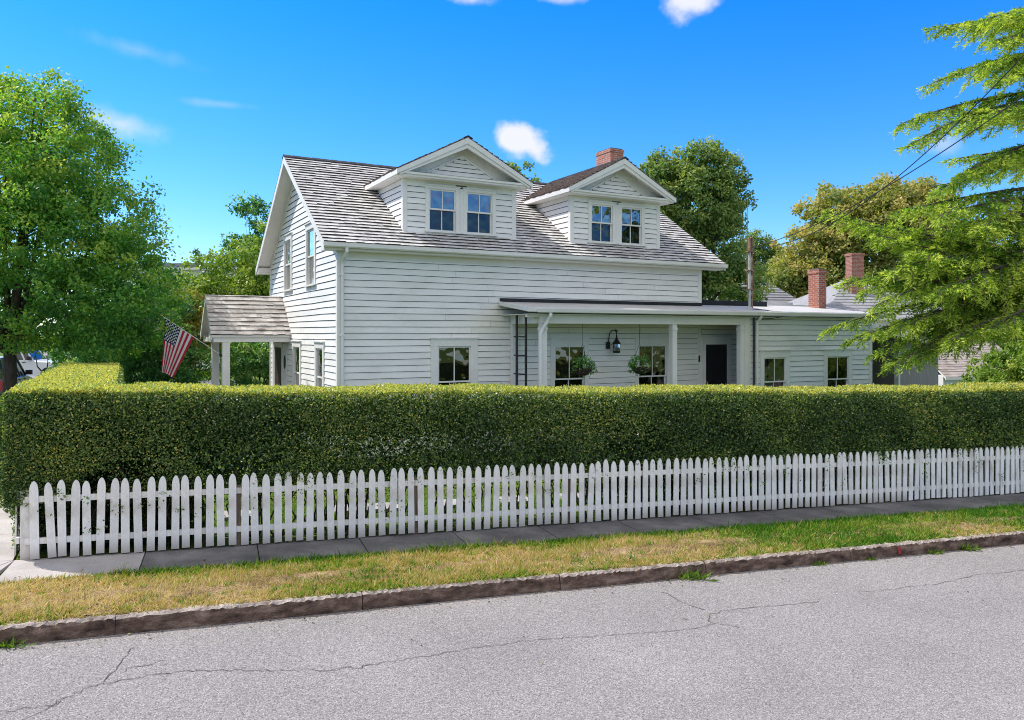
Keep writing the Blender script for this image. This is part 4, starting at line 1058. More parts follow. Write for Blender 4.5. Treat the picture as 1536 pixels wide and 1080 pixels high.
# ---- entry portico on the left gable wall
pt=MB()
PL=-2.30; ya,yb,ym=5.18,7.78,6.48; pe,pr=2.94,4.15
psl=(pr-pe)/(ym-ya); pc=math.cos(math.atan(psl)); ps=math.sin(math.atan(psl)); PLs=(ym-ya)/pc
for s in (-1,1):
    ye=ym+s*(ym-ya)
    pt.hexa([(PL,ye,pe-.1),(0,ye,pe-.1),(0,ym,pr-.1),(PL,ym,pr-.1),(PL,ye,pe),(0,ye,pe),(0,ym,pr),(PL,ym,pr)],2)
    shingles(pt,(PL-.03,ye+s*.03,pe-.03),(1,0,0),(0,-s*pc,ps),(0,s*ps,pc),PLs+.03,.195,lambda v:(0,2.33),seed=70+s,butt=.03,wmin=.15,wmax=.4)
portico=pt.build('portico',[M['shingle_brown'],M['butt'],M['white']],house)
mb=MB()
for s in (-1,1):
    ye=ym+s*(ym-ya)
    mb.hexa([(PL-.035,ye,pe-.17),(PL-.005,ye,pe-.17),(PL-.005,ym,pr-.17),(PL-.035,ym,pr-.17),(PL-.035,ye,pe-.01),(PL-.005,ye,pe-.01),(PL-.005,ym,pr-.01),(PL-.035,ym,pr-.01)])
mb.prism([(PL+.16,ya+.2,pe-.1),(PL+.16,yb-.2,pe-.1),(PL+.16,ym,pr-.16)],(.04,0,0))
mb.build('gable_panel',M['white'],portico)
mb=MB()
mb.box(PL+.05,-.03,ya+.04,ya+.26,pe-.24,pe-.05); mb.box(PL+.05,-.03,yb-.26,yb-.04,pe-.24,pe-.05); mb.box(PL+.08,PL+.28,ya+.26,yb-.26,pe-.235,pe-.1)
mb.box(PL,-.03,ya-.005,ya+.03,pe-.1,pe-.012)
mb.build('beam',M['white'],portico)
for y in (5.34,7.62):
    mb=MB(); mb.box(-2.0,-1.79,y-.105,y+.105,.25,pe-.24); mb.box(-2.03,-1.76,y-.135,y+.135,.2,.34); mb.build('post',M['white'],portico)
mb=MB(); mb.box(-.06,.0,7.7,7.84,.2,pe-.24); mb.build('pilaster',M['white'],portico)
mb=MB(); mb.box(-2.3,0,5.1,7.9,-.2,.22); mb.box(-2.7,-2.3,5.6,7.4,-.2,.06); mb.build('step',M['stone'],portico)
mb=MB()
for i in range(6): mb.tube([(PL+.2,ym+.62,pr-.62-.0),(PL-.1,ym+.62,pr-.62)],.01,5)
dm=MB(T_left()); dm.box(6.47,7.55,-.04,.02,.25,2.5); dm.box(6.60,7.42,.02,.035,.5,1.2,0); dm.box(6.60,7.42,.02,.035,1.35,2.35,0)
door=dm.build('door',M['door_brown'],house)
mb=MB(T_left()); mb.tube([(6.56,.02,1.3),(6.56,.07,1.3)],.03,8); mb.build('handle',M['black_metal'],door)
mb=MB(T_left()); mb.box(6.33,6.47,-.02,.05,.2,2.62); mb.box(7.55,7.69,-.02,.05,.2,2.62); mb.box(6.33,7.69,-.02,.053,2.5,2.7); mb.box(5.78,6.33,0,.034,.2,2.62)
mb.build('door_frame',M['white'],door)
mb=MB(T_left()); 
mb.add([(5.98+.11*math.cos(k*PI/8),.035,2.05+.21*math.sin(k*PI/8)) for k in range(16)]+[(5.98+.11*math.cos(k*PI/8),.055,2.05+.21*math.sin(k*PI/8)) for k in range(16)],
       [tuple(range(16,32))]+[(k,(k+1)%16,16+(k+1)%16,16+k) for k in range(16)])
tag(mb.build('wall_plaque',M['black_metal'],house),'black oval plaque beside the portico door')

# ---- porch and side wing
PF=-1.45                       # front plane of porch posts and wing (y)
WX0,WX1=12.22,18.12
RB=3.63                        # porch roof front height
porch=MB()
# roof slab: low slope, membrane on top
def slab(mb,x0,x1,y0,z0,y1,z1,th,m=0):
    mb.hexa([(x0,y0,z0-th),(x1,y0,z0-th),(x1,y1,z1-th),(x0,y1,z1-th),(x0,y0,z0),(x1,y0,z0),(x1,y1,z1),(x0,y1,z1)],m)
slab(porch,4.5,LEN+.04,-1.62,RB,-.03,3.83,.07); 
slab(porch,LEN+.04,18.55,-1.62,RB,.9,3.945,.07)
slab(porch,LEN+.04,18.55,.9,3.945,5.0,3.5,.07)
pr_=porch.build('wing_roof',[M['membrane']],house)
mb=MB(); mb.box(4.46,18.6,-1.66,-1.625,RB-.11,RB+.012); mb.hexa([(4.46,-1.62,RB-.1),(4.495,-1.62,RB-.1),(4.495,-.03,3.73),(4.46,-.03,3.73),(4.46,-1.62,RB+.012),(4.495,-1.62,RB+.012),(4.495,-.03,3.845),(4.46,-.03,3.845)])
mb.box(18.555,18.6,-1.62,5,RB-.12,RB-.02)
mb.build('fascia',M['white'],pr_)
mb=MB(); mb.box(4.5,LEN+.04,-.05,-.028,3.835,3.93); mb.box(LEN+.06,15.2,.45,.6,3.86,4.06); mb.box(LEN+.06,15.2,.6,1.6,4.0,4.055); mb.build('flashing',M['black_edge'],pr_)
mb=MB(); pf=[(-1.665,RB-.03),(-1.665,RB-.12),(-1.70,RB-.135),(-1.75,RB-.12),(-1.765,RB-.03),(-1.753,RB-.03),(-1.74,RB-.11),(-1.70,RB-.122),(-1.677,RB-.11),(-1.677,RB-.03)]
mb.prism([(4.75,y,z) for y,z in pf],(13.8,0,0)); mb.build('gutter',M['white'],pr_)
mb=MB(); slab(mb,4.55,12.25,-1.6,RB-.16,-.03,RB-.16,.02); slab(mb,12.25,18.5,-1.6,RB-.16,PF,RB-.16,.02); mb.build('soffit',M['soffit'],pr_)
mb=MB(); mb.box(4.95,12.25,PF-.02,PF+.14,3.22,RB-.18); mb.box(4.82,4.96,PF+.14,-.03,3.22,RB-.18)
# bracket end at the left
mb.box(4.56,4.95,PF-.0,PF+.1,3.38,RB-.18)
mb.build('porch_beam',M['soffit'],house)
for x in (5.07,9.47,12.13):
    mb=MB(); mb.box(x-.085,x+.085,PF-.012,PF+.15,.35,3.22); mb.box(x-.1,x+.1,PF-.03,PF+.165,3.05,3.12); mb.build('porch_post',M['white'],house)
mb=MB(); mb.box(4.83,4.97,-.16,-.03,.2,3.22); mb.build('porch_post',M['white'],house)
mb=MB(); mb.box(4.8,13.4,PF,-.03,.1,.35); mb.build('porch_floor',M['stone'],house)
mb=MB(); mb.tube([(5.12,-1.70,3.5),(5.12,-1.70,3.42),(5.09,-1.62,3.30),(4.98,-1.52,3.05),(4.93,-1.51,2.95),(4.93,-1.51,.1)],.05,10)
mb.build('downspout',M['white'],house)
# recess back wall beyond the main house, with the storm door
mb=MB(T_front(-.004)); clap(mb,lambda z:(LEN+.06,13.42),.1,3.6,.166,[(door_o[0]-.02,door_o[1]+.02,.1,2.6)],8); mb.build('recess_wall',SIDE,house)
mb=MB(T_front()); mb.box(door_o[0]-.17,door_o[0],-.03,.055,.3,2.6); mb.box(door_o[1],door_o[1]+.17,-.03,.055,.3,2.6); mb.box(door_o[0]-.17,door_o[1]+.17,-.03,.058,2.6,2.82); mb.box(door_o[0]-.2,door_o[1]+.2,-.03,.09,2.82,2.85)
df=mb.build('door_frame',M['white'],house)
mb=MB(T_front()); a,b=door_o[0],door_o[1]
for x0,x1,z0,z1 in ((a,a+.09,.36,2.6),(b-.09,b,.36,2.6),(a+.09,b-.09,2.5,2.6),(a+.09,b-.09,.36,.6),(a+.09,b-.09,1.35,1.42)): mb.box(x0,x1,-.015,.022,z0,z1)
mb.quad((a+.09,.0,.6),(b-.09,.0,.6),(b-.09,.0,2.5),(a+.09,.0,2.5))
door2=mb.build('storm_door',M['door_black'],house)
mb=MB(T_front()); mb.tube([(a+.05,.03,1.4),(a+.05,.07,1.4),(a+.05,.07,1.25)],.012,6); mb.build('handle',M['pipe'],door2)
mb=MB(T_front()); mb.box(a-.30,a-.25,.03,.06,2.05,2.25); tag(mb.build('house_sign',M['black_metal'],house),'small black plate beside the porch door')
# wing front wall, side walls
ww=[(13.02,13.98,.68,2.20),(15.90,16.95,.68,2.20)]
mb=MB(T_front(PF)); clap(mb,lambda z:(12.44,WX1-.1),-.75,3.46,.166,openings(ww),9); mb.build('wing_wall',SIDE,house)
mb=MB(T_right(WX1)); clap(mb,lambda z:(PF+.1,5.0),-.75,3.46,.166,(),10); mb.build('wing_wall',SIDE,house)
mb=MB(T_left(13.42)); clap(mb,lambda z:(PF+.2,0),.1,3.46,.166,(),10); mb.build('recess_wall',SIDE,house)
for x0,x1 in ((12.22,12.44),(WX1-.12,WX1+.03)):
    mb=MB(); mb.box(x0,x1,PF-.037,PF+.12,-.75,3.46); mb.build('corner_board',M['white'],house)
for w in ww: full_window(house,T_front(PF),*w,cas=.16,head=.22)
mb=MB(); mb.tube([(12.52,PF-.10,3.45),(12.52,PF-.10,.0)],.03,8); mb.build('conduit',M['black_metal'],house)
mb=MB(); mb.tube([(12.68,-1.70,3.5),(12.68,-1.66,3.42),(12.66,PF-.09,3.3),(12.66,PF-.09,-.2)],.045,10); mb.build('downspout',M['white'],house)
mb=MB(); mb.box(12.62,12.95,PF-.05,PF-.03,1.5,2.3); 
# wing chimney
mb=MB(); mb.box(17.5,17.9,.2,.65,3.6,5.12); wc=mb.build('chimney',M['brick'],pr_,uv=True)
mb=MB(); mb.box(17.475,17.925,.175,.675,5.12,5.25); mb.box(17.53,17.87,.23,.62,5.25,5.3,1); mb.build('chimney_top',[M['brick'],M['cap']],pr_,uv=True)
# upper flat roof behind the wing chimney
mb=MB(); mb.box(15.6,19.5,2.4,6.0,3.5,3.98); mb.box(15.5,19.6,2.3,6.1,3.98,4.06); mb.box(17.0,19.8,3.4,6.6,4.06,4.22); mb.build('rear_roof',M['membrane'],house)
# low rear extension at the right, dark opening and plain grey wall
M['grey_wall']=noise_mat('grey_board_wall',[(0.25,0.23,0.22),(0.33,0.31,0.30)],scale=2,rough=0.85,stretch=(14,14,.6))
mb=MB(); mb.box(21.6,24.0,-.1,.05,-1.0,2.75); mb.box(WX1+.03,19.7,-.1,.05,-1,3.2); mb.box(19.7,21.6,1.7,1.8,-1,3.1); mb.box(19.6,19.7,.05,1.8,-1,3.2); mb.box(21.6,21.7,.05,1.8,-1,2.75); mb.box(23.9,24.0,.05,4,-1,2.75)
ext=mb.build('rear_extension',M['grey_wall'],house)
mb=MB(); mb.box(21.5,21.6,-.13,.06,-1,2.7); mb.build('post',M['white'],ext)
mb=MB()
mb.hexa([(18.0,-.45,3.42),(24.3,-.45,2.35),(24.3,4,2.35),(18.0,4,3.42),(18.0,-.45,3.52),(24.3,-.45,2.45),(24.3,4,2.45),(18.0,4,3.52)])
mb.hexa([(18.0,-.49,3.36),(24.3,-.49,2.29),(24.3,-.452,2.29),(18.0,-.452,3.36),(18.0,-.49,3.54),(24.3,-.49,2.47),(24.3,-.452,2.47),(18.0,-.452,3.54)],1)
mb.build('lean_to_roof',[M['asphalt_roof'],M['soffit']],ext)

# ---- wall lantern
LX=8.22
mb=MB(T_front()); mb.box(LX-.17,LX-.04,.03,.07,2.50,2.70)
mb.tube([(LX-.1,.07,2.68),(LX-.1,.12,2.95),(LX-.06,.2,3.05),(LX,.26,3.05),(LX+.04,.28,2.98),(LX+.04,.28,2.92)],.016,7)
mb.tube([(LX+.05,.2,3.05),(LX+.12,.2,3.03)],.03,6)
lan=mb.build('wall_lantern',M['black_metal'],house)
mb=MB(); c=(LX+.04,-.28,0)
mb.lathe([(.0,2.92),(.02,2.91),(.025,2.84),(.05,2.77),(.125,2.66),(.13,2.645),(.02,2.645)],c,12); mb.build('lantern_cap',M['black_metal'],lan)
mb=MB(); mb.lathe([(.10,2.64),(.11,2.53),(.095,2.44),(.0,2.44)],c,12); mb.build('lantern_glass',M['glass'],lan)
mb=MB(); mb.lathe([(.0,2.38),(.10,2.38),(.115,2.42),(.10,2.445),(0,2.445)],c,12)
for k in range(6):
    a=k*PI/3; mb.tube([(c[0]+.10*math.cos(a),c[1]+.10*math.sin(a),2.44),(c[0]+.112*math.cos(a),c[1]+.112*math.sin(a),2.54),(c[0]+.10*math.cos(a),c[1]+.10*math.sin(a),2.65)],.007,5)
mb.lathe([(.112,2.52),(.116,2.53),(.112,2.54)],c,12)
mb.build('lantern_cage',M['black_metal'],lan)

# ---- service mast on the wing roof
mx,my=13.1,-.8
mb=MB(); mb.tube([(mx,my,3.7),(mx,my,5.95)],.042,10); mb.lathe([(.12,3.72),(.06,3.82)],(mx,my,0),12); 
mast=mb.build('service_mast',M['pipe'],house)
mb=MB(); mb.tube([(mx+.10,my,3.72),(mx+.10,my,5.85),(mx+.08,my-.02,5.98),(mx+.0,my-.05,6.02)],.032,8); mb.tube([(mx,my,5.6),(mx,my,6.0)],.05,8); mb.build('weatherhead',M['rust'],mast)
mb=MB(); mb.tube([(mx-.10,my,4.1),(mx-.10,my,5.8),(mx-.10,my,7.25)],[.02,.016,.008],6); mb.tube([(mx-.16,my,7.2),(mx-.05,my,7.24)],.006,4); mb.build('aerial',M['rust'],mast)
mb=MB()
for z in (4.35,4.95,5.55): mb.box(mx-.13,mx+.17,my-.06,my+.06,z,z+.035)
mb.build('strap',M['rust'],mast)
mb=MB(); mb.tube([(mx+.15,my-.02,5.5),(mx+.26,my-.06,5.3),(mx+.2,my-.08,5.12),(mx+.12,my-.04,5.2)],.012,6); mb.tube([(mx+.08,my,3.74),(mx+.3,my-.4,3.70),(mx+.42,-1.64,3.6),(mx+.4,-1.78,3.48),(mx+.1,-1.6,3.42),(12.52,PF-.1,3.4)],.012,6); mb.build('service_cable',M['cable'],mast)
# ------------------------------------------------------------------ things on and round the house
# hanging baskets
def basket(label,x,y,seed,side):
    loc=Hl(x,y,2.0)
    t=thing('hanging_basket',label,'flower basket',loc,HOUSE_RZ,'hanging baskets on the porch')
    r=np.random.default_rng(seed)
    mb=MB(); mb.lathe([(0,-.20),(.1,-.19),(.2,-.12),(.245,-.02),(.25,.0),(.235,0),(.2,-.06),(.0,-.08)],(0,0,0),18); mb.build('bowl',M['bowl'],t,smooth=True)
    mb=MB()
    for k in range(3):
        a=k*2.1+.4; mb.tube([(.24*math.cos(a),.24*math.sin(a),0),(0,0,.68)],.005,4)
    mb.tube([(0,0,.66),(0,0,1.25)],.006,5); mb.tube([(0,0,1.25),(.02,0,1.3),(0,0,1.33)],.009,5)
    mb.build('hanger',M['cable'],t)
    n=520
    d=unit(r.normal(size=(n,3))*np.array([1,1,.8])+np.array([-.15*side,0,.35]))
    Pt=d*np.array([.30,.28,.27])*r.uniform(.45,1.15,n)[:,None]+np.array([0,0,.06])
    tr=r.uniform(size=n)<.2
    Pt[tr]=np.stack([-side*r.uniform(.18,.36,tr.sum()),r.uniform(-.15,.1,tr.sum()),r.uniform(-.15,.15,tr.sum())],1)
    leaf_mesh('plant',Pt,d+r.normal(size=(n,3))*.7,r.normal(size=(n,3))+np.array([0,0,.6]),r.uniform(.05,.10,n),r.uniform(.025,.05,n),np.clip(r.normal(.45+.0*side,.25,n),0,1),M['basket_leaf'],t)
M['bowl']=noise_mat('dark_coir_bowl',[(0.03,0.018,0.018),(0.07,0.045,0.04)],scale=14,rough=0.95,bump=.5,bscale=60)
basket('dark hanging basket with trailing green plant, on the porch left of the wall lantern',6.42,-1.25,5,-1)
basket('dark hanging basket with bright green plant, on the porch right of the wall lantern',8.36,-1.25,6,1)
# black trellis at the porch end
t=thing('trellis','narrow black ladder trellis standing at the left end of the porch','trellis',Hl(4.72,-.6,.0),HOUSE_RZ-PI/2+.25)
for x in (0.0,.36):
    mb=MB(); mb.box(x-.028,x+.028,-.02,.02,-.1,3.45); mb.build('rail',M['black_metal'],t)
for k in range(6):
    mb=MB(); z=.35+.5*k; mb.box(-.09,.40,-.035,-.02,z,z+.035); mb.build('rung',M['black_metal'],t)
# flag on a slanting pole
def flag():
    base=Vector(Hl(-1.98,5.30,2.28)); tip=Vector(Hl(-3.62,5.32,3.46))
    t=thing('flag','american flag hanging in folds from a slanting white pole on the portico post','flag',tuple(base))
    mb=MB(); mb.tube([(0,0,0),tuple(tip-base)],.010,8); mb.build('flagpole',M['white'],t)
    mb=MB(); e=tip-base; dn=e.normalized(); mb.lathe([(0,-.045),(.03,-.03),(.042,0),(.03,.03),(0,.045)],tuple(e+dn*.03),10); mb.build('finial',M['gold_paint'],t,smooth=True)
    mb=MB(); mb.tube([tuple(-dn*.03),tuple(dn*.12)],.028,8); mb.build('bracket',M['black_metal'],t)
    nu,nv=60,64; Hh,Lf=.94,1.62
    ex=(base-tip).normalized()           # along the pole from the tip
    side=Vector((1,0,0)); cam=Vector((0,-1,0))
    vs=[];uvs=[]
    for j in range(nv+1):
        v=j/nv
        for i in range(nu+1):
            u=i/nu
            top=(tip-base)+ex*(.04+u*Hh)
            # bottom gathers and swings to the left (toward the tip)
            g=1-.60*v
            fold=math.sin(u*PI*4.2+.6)*.075*v**.8+math.sin(u*PI*9+v*2)*.02*v
            xs=(.47-.47)*0
            cx=ex.x*(.10+Hh*(.5+(u-.5)*g))-.30*v
            hz=Vector((cx+fold*.45, ex.y*(.10+u*Hh)*g, 0))
            z0=ex.z*(.10+u*Hh)
            drop=Lf*v*(1-.04*math.sin(u*PI))
            # the lower corner of the hoist falls in a diagonal fold
            p=(tip-base)+Vector((hz.x,hz.y,z0*(1-v*.72)-drop+.12*v*(1-u)*0))
            p+=cam*(fold+.10*v*math.sin(u*PI)); vs.append(tuple(p)); uvs.append((v,1-u))
    fs=[(j*(nu+1)+i,j*(nu+1)+i+1,(j+1)*(nu+1)+i+1,(j+1)*(nu+1)+i) for j in range(nv) for i in range(nu)]
    me=bpy.data.meshes.new('cloth'); me.from_pydata(vs,[],fs); me.materials.append(M['flag'])
    l=me.uv_layers.new(name='UVMap')
    for p in me.polygons:
        p.use_smooth=True
        for li in p.loop_indices: l.data[li].uv=uvs[me.loops[li].vertex_index]
    link('cloth',me,t)
def flag_mat():
    m,nt,ns,lk=new_mat('flag_cloth')
    out=nd(ns,'ShaderNodeOutputMaterial'); uvn=nd(ns,'ShaderNodeUVMap'); sx=nd(ns,'ShaderNodeSeparateXYZ'); lk.new(uvn.outputs[0],sx.inputs[0])
    def mt(op,a,b=None,c=None):
        n=nd(ns,'ShaderNodeMath',operation=op)
        for i,x in enumerate((a,b,c)):
            if x is None: continue
            if isinstance(x,(int,float)): n.inputs[i].default_value=x
            else: lk.new(x,n.inputs[i])
        return n.outputs[0]
    U,V=sx.outputs[0],sx.outputs[1]
    stripe=mt('MODULO',mt('FLOOR',mt('MULTIPLY',V,13.0)),2.0)        # 0 red, 1 white
    canton=mt('MULTIPLY',mt('LESS_THAN',U,.40),mt('GREATER_THAN',V,6/13))
    gu=mt('MULTIPLY',U,12/.40); gv=mt('MULTIPLY',mt('SUBTRACT',V,6/13),10/(7/13))
    ru=mt('ROUND',gu); rv=mt('ROUND',gv)
    du=mt('SUBTRACT',gu,ru); dv=mt('SUBTRACT',gv,rv)
    dist=mt('SQRT',mt('ADD',mt('MULTIPLY',du,du),mt('MULTIPLY',dv,dv)))
    ok=mt('COMPARE',mt('MODULO',mt('ADD',ru,rv),2.0),0.0,.1)
    inn=mt('MULTIPLY',mt('MULTIPLY',mt('GREATER_THAN',ru,.5),mt('LESS_THAN',ru,11.5)),mt('MULTIPLY',mt('GREATER_THAN',rv,.5),mt('LESS_THAN',rv,9.5)))
    star=mt('MULTIPLY',mt('MULTIPLY',mt('LESS_THAN',dist,.50),ok),inn)
    def mix(f,a,b):
        n=nd(ns,'ShaderNodeMix',data_type='RGBA'); lk.new(f,n.inputs[0])
        for i,x in ((6,a),(7,b)):
            if isinstance(x,tuple): n.inputs[i].default_value=(*x,1)
            else: lk.new(x,n.inputs[i])
        return n.outputs[2]
    st=mix(stripe,(.58,.022,.05),(.88,.85,.84)); cn=mix(star,(.012,.025,.085),(.82,.82,.82)); col=mix(canton,st,cn)
    d=nd(ns,'ShaderNodeBsdfPrincipled',Roughness=.8); tr=nd(ns,'ShaderNodeBsdfTranslucent'); lk.new(col,d.inputs['Base Color']); lk.new(col,tr.inputs[0])
    ms=nd(ns,'ShaderNodeMixShader'); ms.inputs[0].default_value=.5; lk.new(d.outputs[0],ms.inputs[1]); lk.new(tr.outputs[0],ms.inputs[2]); lk.new(ms.outputs[0],out.inputs[0])
    return m
M['flag']=flag_mat(); M['gold_paint']=noise_mat('gold_paint',[(.5,.4,.12),(.6,.5,.2)],scale=5,rough=.4)
flag()

# overhead wires from the mast to a pole out of the picture
def wire(label,p0,pts,r=.010):
    pts=[Vector(p) for p in pts]
    t=[tuple(p-Vector(p0)) for p in pts]
    mb=MB(); mb.tube(t,r,6)
    o=mb.build('overhead_wire',M['cable']); o.location=p0
    tag(o,label,'cable',None)
m0=Hl(mx+.1,my,5.72)
def wpts(end_px,end_py,end_d,ctrl):
    A=Vector(m0); E=Vector(P(end_px,end_py,end_d)); out=[]
    for i in range(41):
        s=i/40; p=A+(E-A)*s; p.z-=ctrl*4*s*(1-s)*(.75+.5*(1-s)*0); out.append(p)
    return out
wire('black overhead wire sagging from the service mast, upper one at the right edge',m0,wpts(1699,-103,10,1.45))
wire('black overhead wire sagging from the service mast, lower one at the right edge',m0,wpts(1699,22,10,.63))

# ------------------------------------------------------------------ neighbouring houses
def hip_house(name,label,px,d,w,dep,eave,ridge,rz,mat_roof,wall='white',ridge_len=.3,chim=None,name2=None):
    g=G(px,d)
    t=thing(name,label,'house',g,rz)
    mb=MB(); mb.box(-w/2,w/2,0,dep,-.5,eave); mb.build('wall',M['siding'],t)
    ov=.4; a,b=-w/2-ov,w/2+ov; c,e=-ov,dep+ov; rl=w*ridge_len/2; ym=dep/2
    r=MB()
    L=[(a,c,eave),(b,c,eave),(b,e,eave),(a,e,eave),(-rl,ym,ridge),(rl,ym,ridge)]
    r.add(L,[(0,1,5,4),(1,2,5),(2,3,4,5),(3,0,4),(3,2,1,0)])
    n=int((ridge-eave)/.16)
    for i in range(1,n):      # shingle courses as thin steps on the front and sides
        f=i/n; z=eave+(ridge-eave)*f
        x0=a+(-rl-a)*f; x1=b+(rl-b)*f; y0=c+(ym-c)*f
        r.hexa([(x0,y0-.05,z-.012),(x1,y0-.05,z-.012),(x1,y0+.1,z+.0),(x0,y0+.1,z+.0),(x0,y0-.05,z+.006),(x1,y0-.05,z+.006),(x1,y0+.1,z+.012),(x0,y0+.1,z+.012)],t=random.random())
    rf=r.build('roof',mat_roof,t)
    if chim:
        x,y,s,z0,z1=chim
        mb=MB(); mb.box(x-s,x+s,y-s*.8,y+s*.8,z0,z1); mb.build('chimney',M['brick'],rf,uv=True)
        mb=MB(); mb.box(x-s-.04,x+s+.04,y-s*.8-.04,y+s*.8+.04,z1,z1+.14); mb.build('chimney_top',M['brick'],rf,uv=True)
    mb=MB(); mb.box(a-.02,b+.02,c-.03,c,eave-.16,eave+.02); mb.build('fascia',M['white'],t)
    for x in (-w*.3,w*.1,w*.3):
        mb=MB(); mb.box(x-.45,x+.45,-.06,.0,.9,2.4); f=mb.build('window',M['white'],t)
        mb=MB(); mb.box(x-.36,x+.36,-.075,-.062,1.0,2.3); mb.build('pane',M['door_black'],f)
    return t
hip_house('neighbour_house','neighbour house with grey hipped roof behind the wing, near the service mast',1150,45,6.2,7,5.0,8.1,.28,M['asphalt_roof'],ridge_len=.12)
hip_house('neighbour_house','neighbour house with pale roof and tall brick chimney behind the cedar',1345,40,8.0,8,4.7,6.9,.18,M['asphalt_roof'],ridge_len=.1,chim=(-.65,2.6,.36,5.4,8.15))
hip_house('far_house','distant house with dark roof edge glimpsed between the maple and the bushes',272,62,12,8,8.2,9.0,-.1,M['ridge'],ridge_len=.8)
# shed at the right
def shed():
    d=33
    t=thing('shed','small low shed with brown dappled shingle roof behind the hedge at right','shed',G(1482,d),.26)
    w=4.5; ez=1.98; rz=3.5; dep=3.6
    mb=MB(); mb.box(-w/2+.15,w/2-.15,.25,dep,-.3,ez); mb.build('wall',M['white'],t)
    r=MB()
    L=math.hypot(dep/2+.1,rz-ez); c_=(dep/2+.1)/L; s_=(rz-ez)/L
    r.hexa([(-w/2,-.0,ez-.08),(w/2,0,ez-.08),(w/2,dep/2+.1,rz-.08),(-w/2,dep/2+.1,rz-.08),(-w/2,0,ez),(w/2,0,ez),(w/2,dep/2+.1,rz),(-w/2,dep/2+.1,rz)],2)
    r.hexa([(-w/2,dep+.2,ez-.08),(w/2,dep+.2,ez-.08),(w/2,dep/2+.1,rz-.08),(-w/2,dep/2+.1,rz-.08),(-w/2,dep+.2,ez),(w/2,dep+.2,ez),(w/2,dep/2+.1,rz),(-w/2,dep/2+.1,rz)],0)
    shingles(r,(-w/2,-.02,ez),(1,0,0),(0,c_,s_),(0,-s_,c_),L,.16,lambda v:(0,w),wmin=.2,wmax=.4,butt=.014,seed=90)
    r.build('roof',[M['asphalt_brown'],M['butt'],M['white']],t)
    mb=MB(); mb.box(-w/2,w/2,-.04,-.005,ez-.13,ez-.0); mb.build('fascia',M['white'],t)
    mb=MB(); mb.box(-.5,.4,.2,.248,0,1.85); mb.build('door',M['pipe'],t)
shed()

# ------------------------------------------------------------------ vehicles
def paint_mat(name,c):
    m,nt,ns,lk=new_mat(name); out=nd(ns,'ShaderNodeOutputMaterial')
    b=nd(ns,'ShaderNodeBsdfPrincipled',Roughness=.35); b.inputs['Coat Weight'].default_value=.6; b.inputs['Coat Roughness'].default_value=.05
    tc=nd(ns,'ShaderNodeTexCoord'); n=nd(ns,'ShaderNodeTexNoise',Scale=1.5,Detail=4.0); lk.new(tc.outputs['Object'],n.inputs[0])
    r=ramp(ns,[(.3,tuple(x*.92 for x in c)),(.7,c)]); lk.new(n.outputs['Fac'],r.inputs[0]); lk.new(r.outputs[0],b.inputs['Base Color']); lk.new(b.outputs[0],out.inputs[0]); return m
M['car_white']=paint_mat('white_car_paint',(.78,.78,.79)); M['car_dark']=paint_mat('dark_blue_car_paint',(.035,.05,.075))
M['car_glass']=noise_mat('car_glass',[(.012,.018,.02),(.02,.026,.03)],scale=2,rough=.05,spec=.9)
M['tyre']=noise_mat('tyre_rubber',[(.015,.015,.015),(.03,.03,.03)],scale=20,rough=.9)
M['rim']=noise_mat('alloy_rim',[(.4,.4,.42),(.55,.55,.57)],scale=8,rough=.3,spec=.8)
M['tail']=noise_mat('red_tail_lamp',[(.4,.01,.015),(.5,.03,.03)],scale=12,rough=.2,spec=.6)
M['lamp']=noise_mat('clear_head_lamp',[(.6,.6,.62),(.75,.75,.77)],scale=12,rough=.1,spec=.8)
M['trim']=noise_mat('black_plastic',[(.02,.02,.022),(.035,.035,.037)],scale=12,rough=.6)
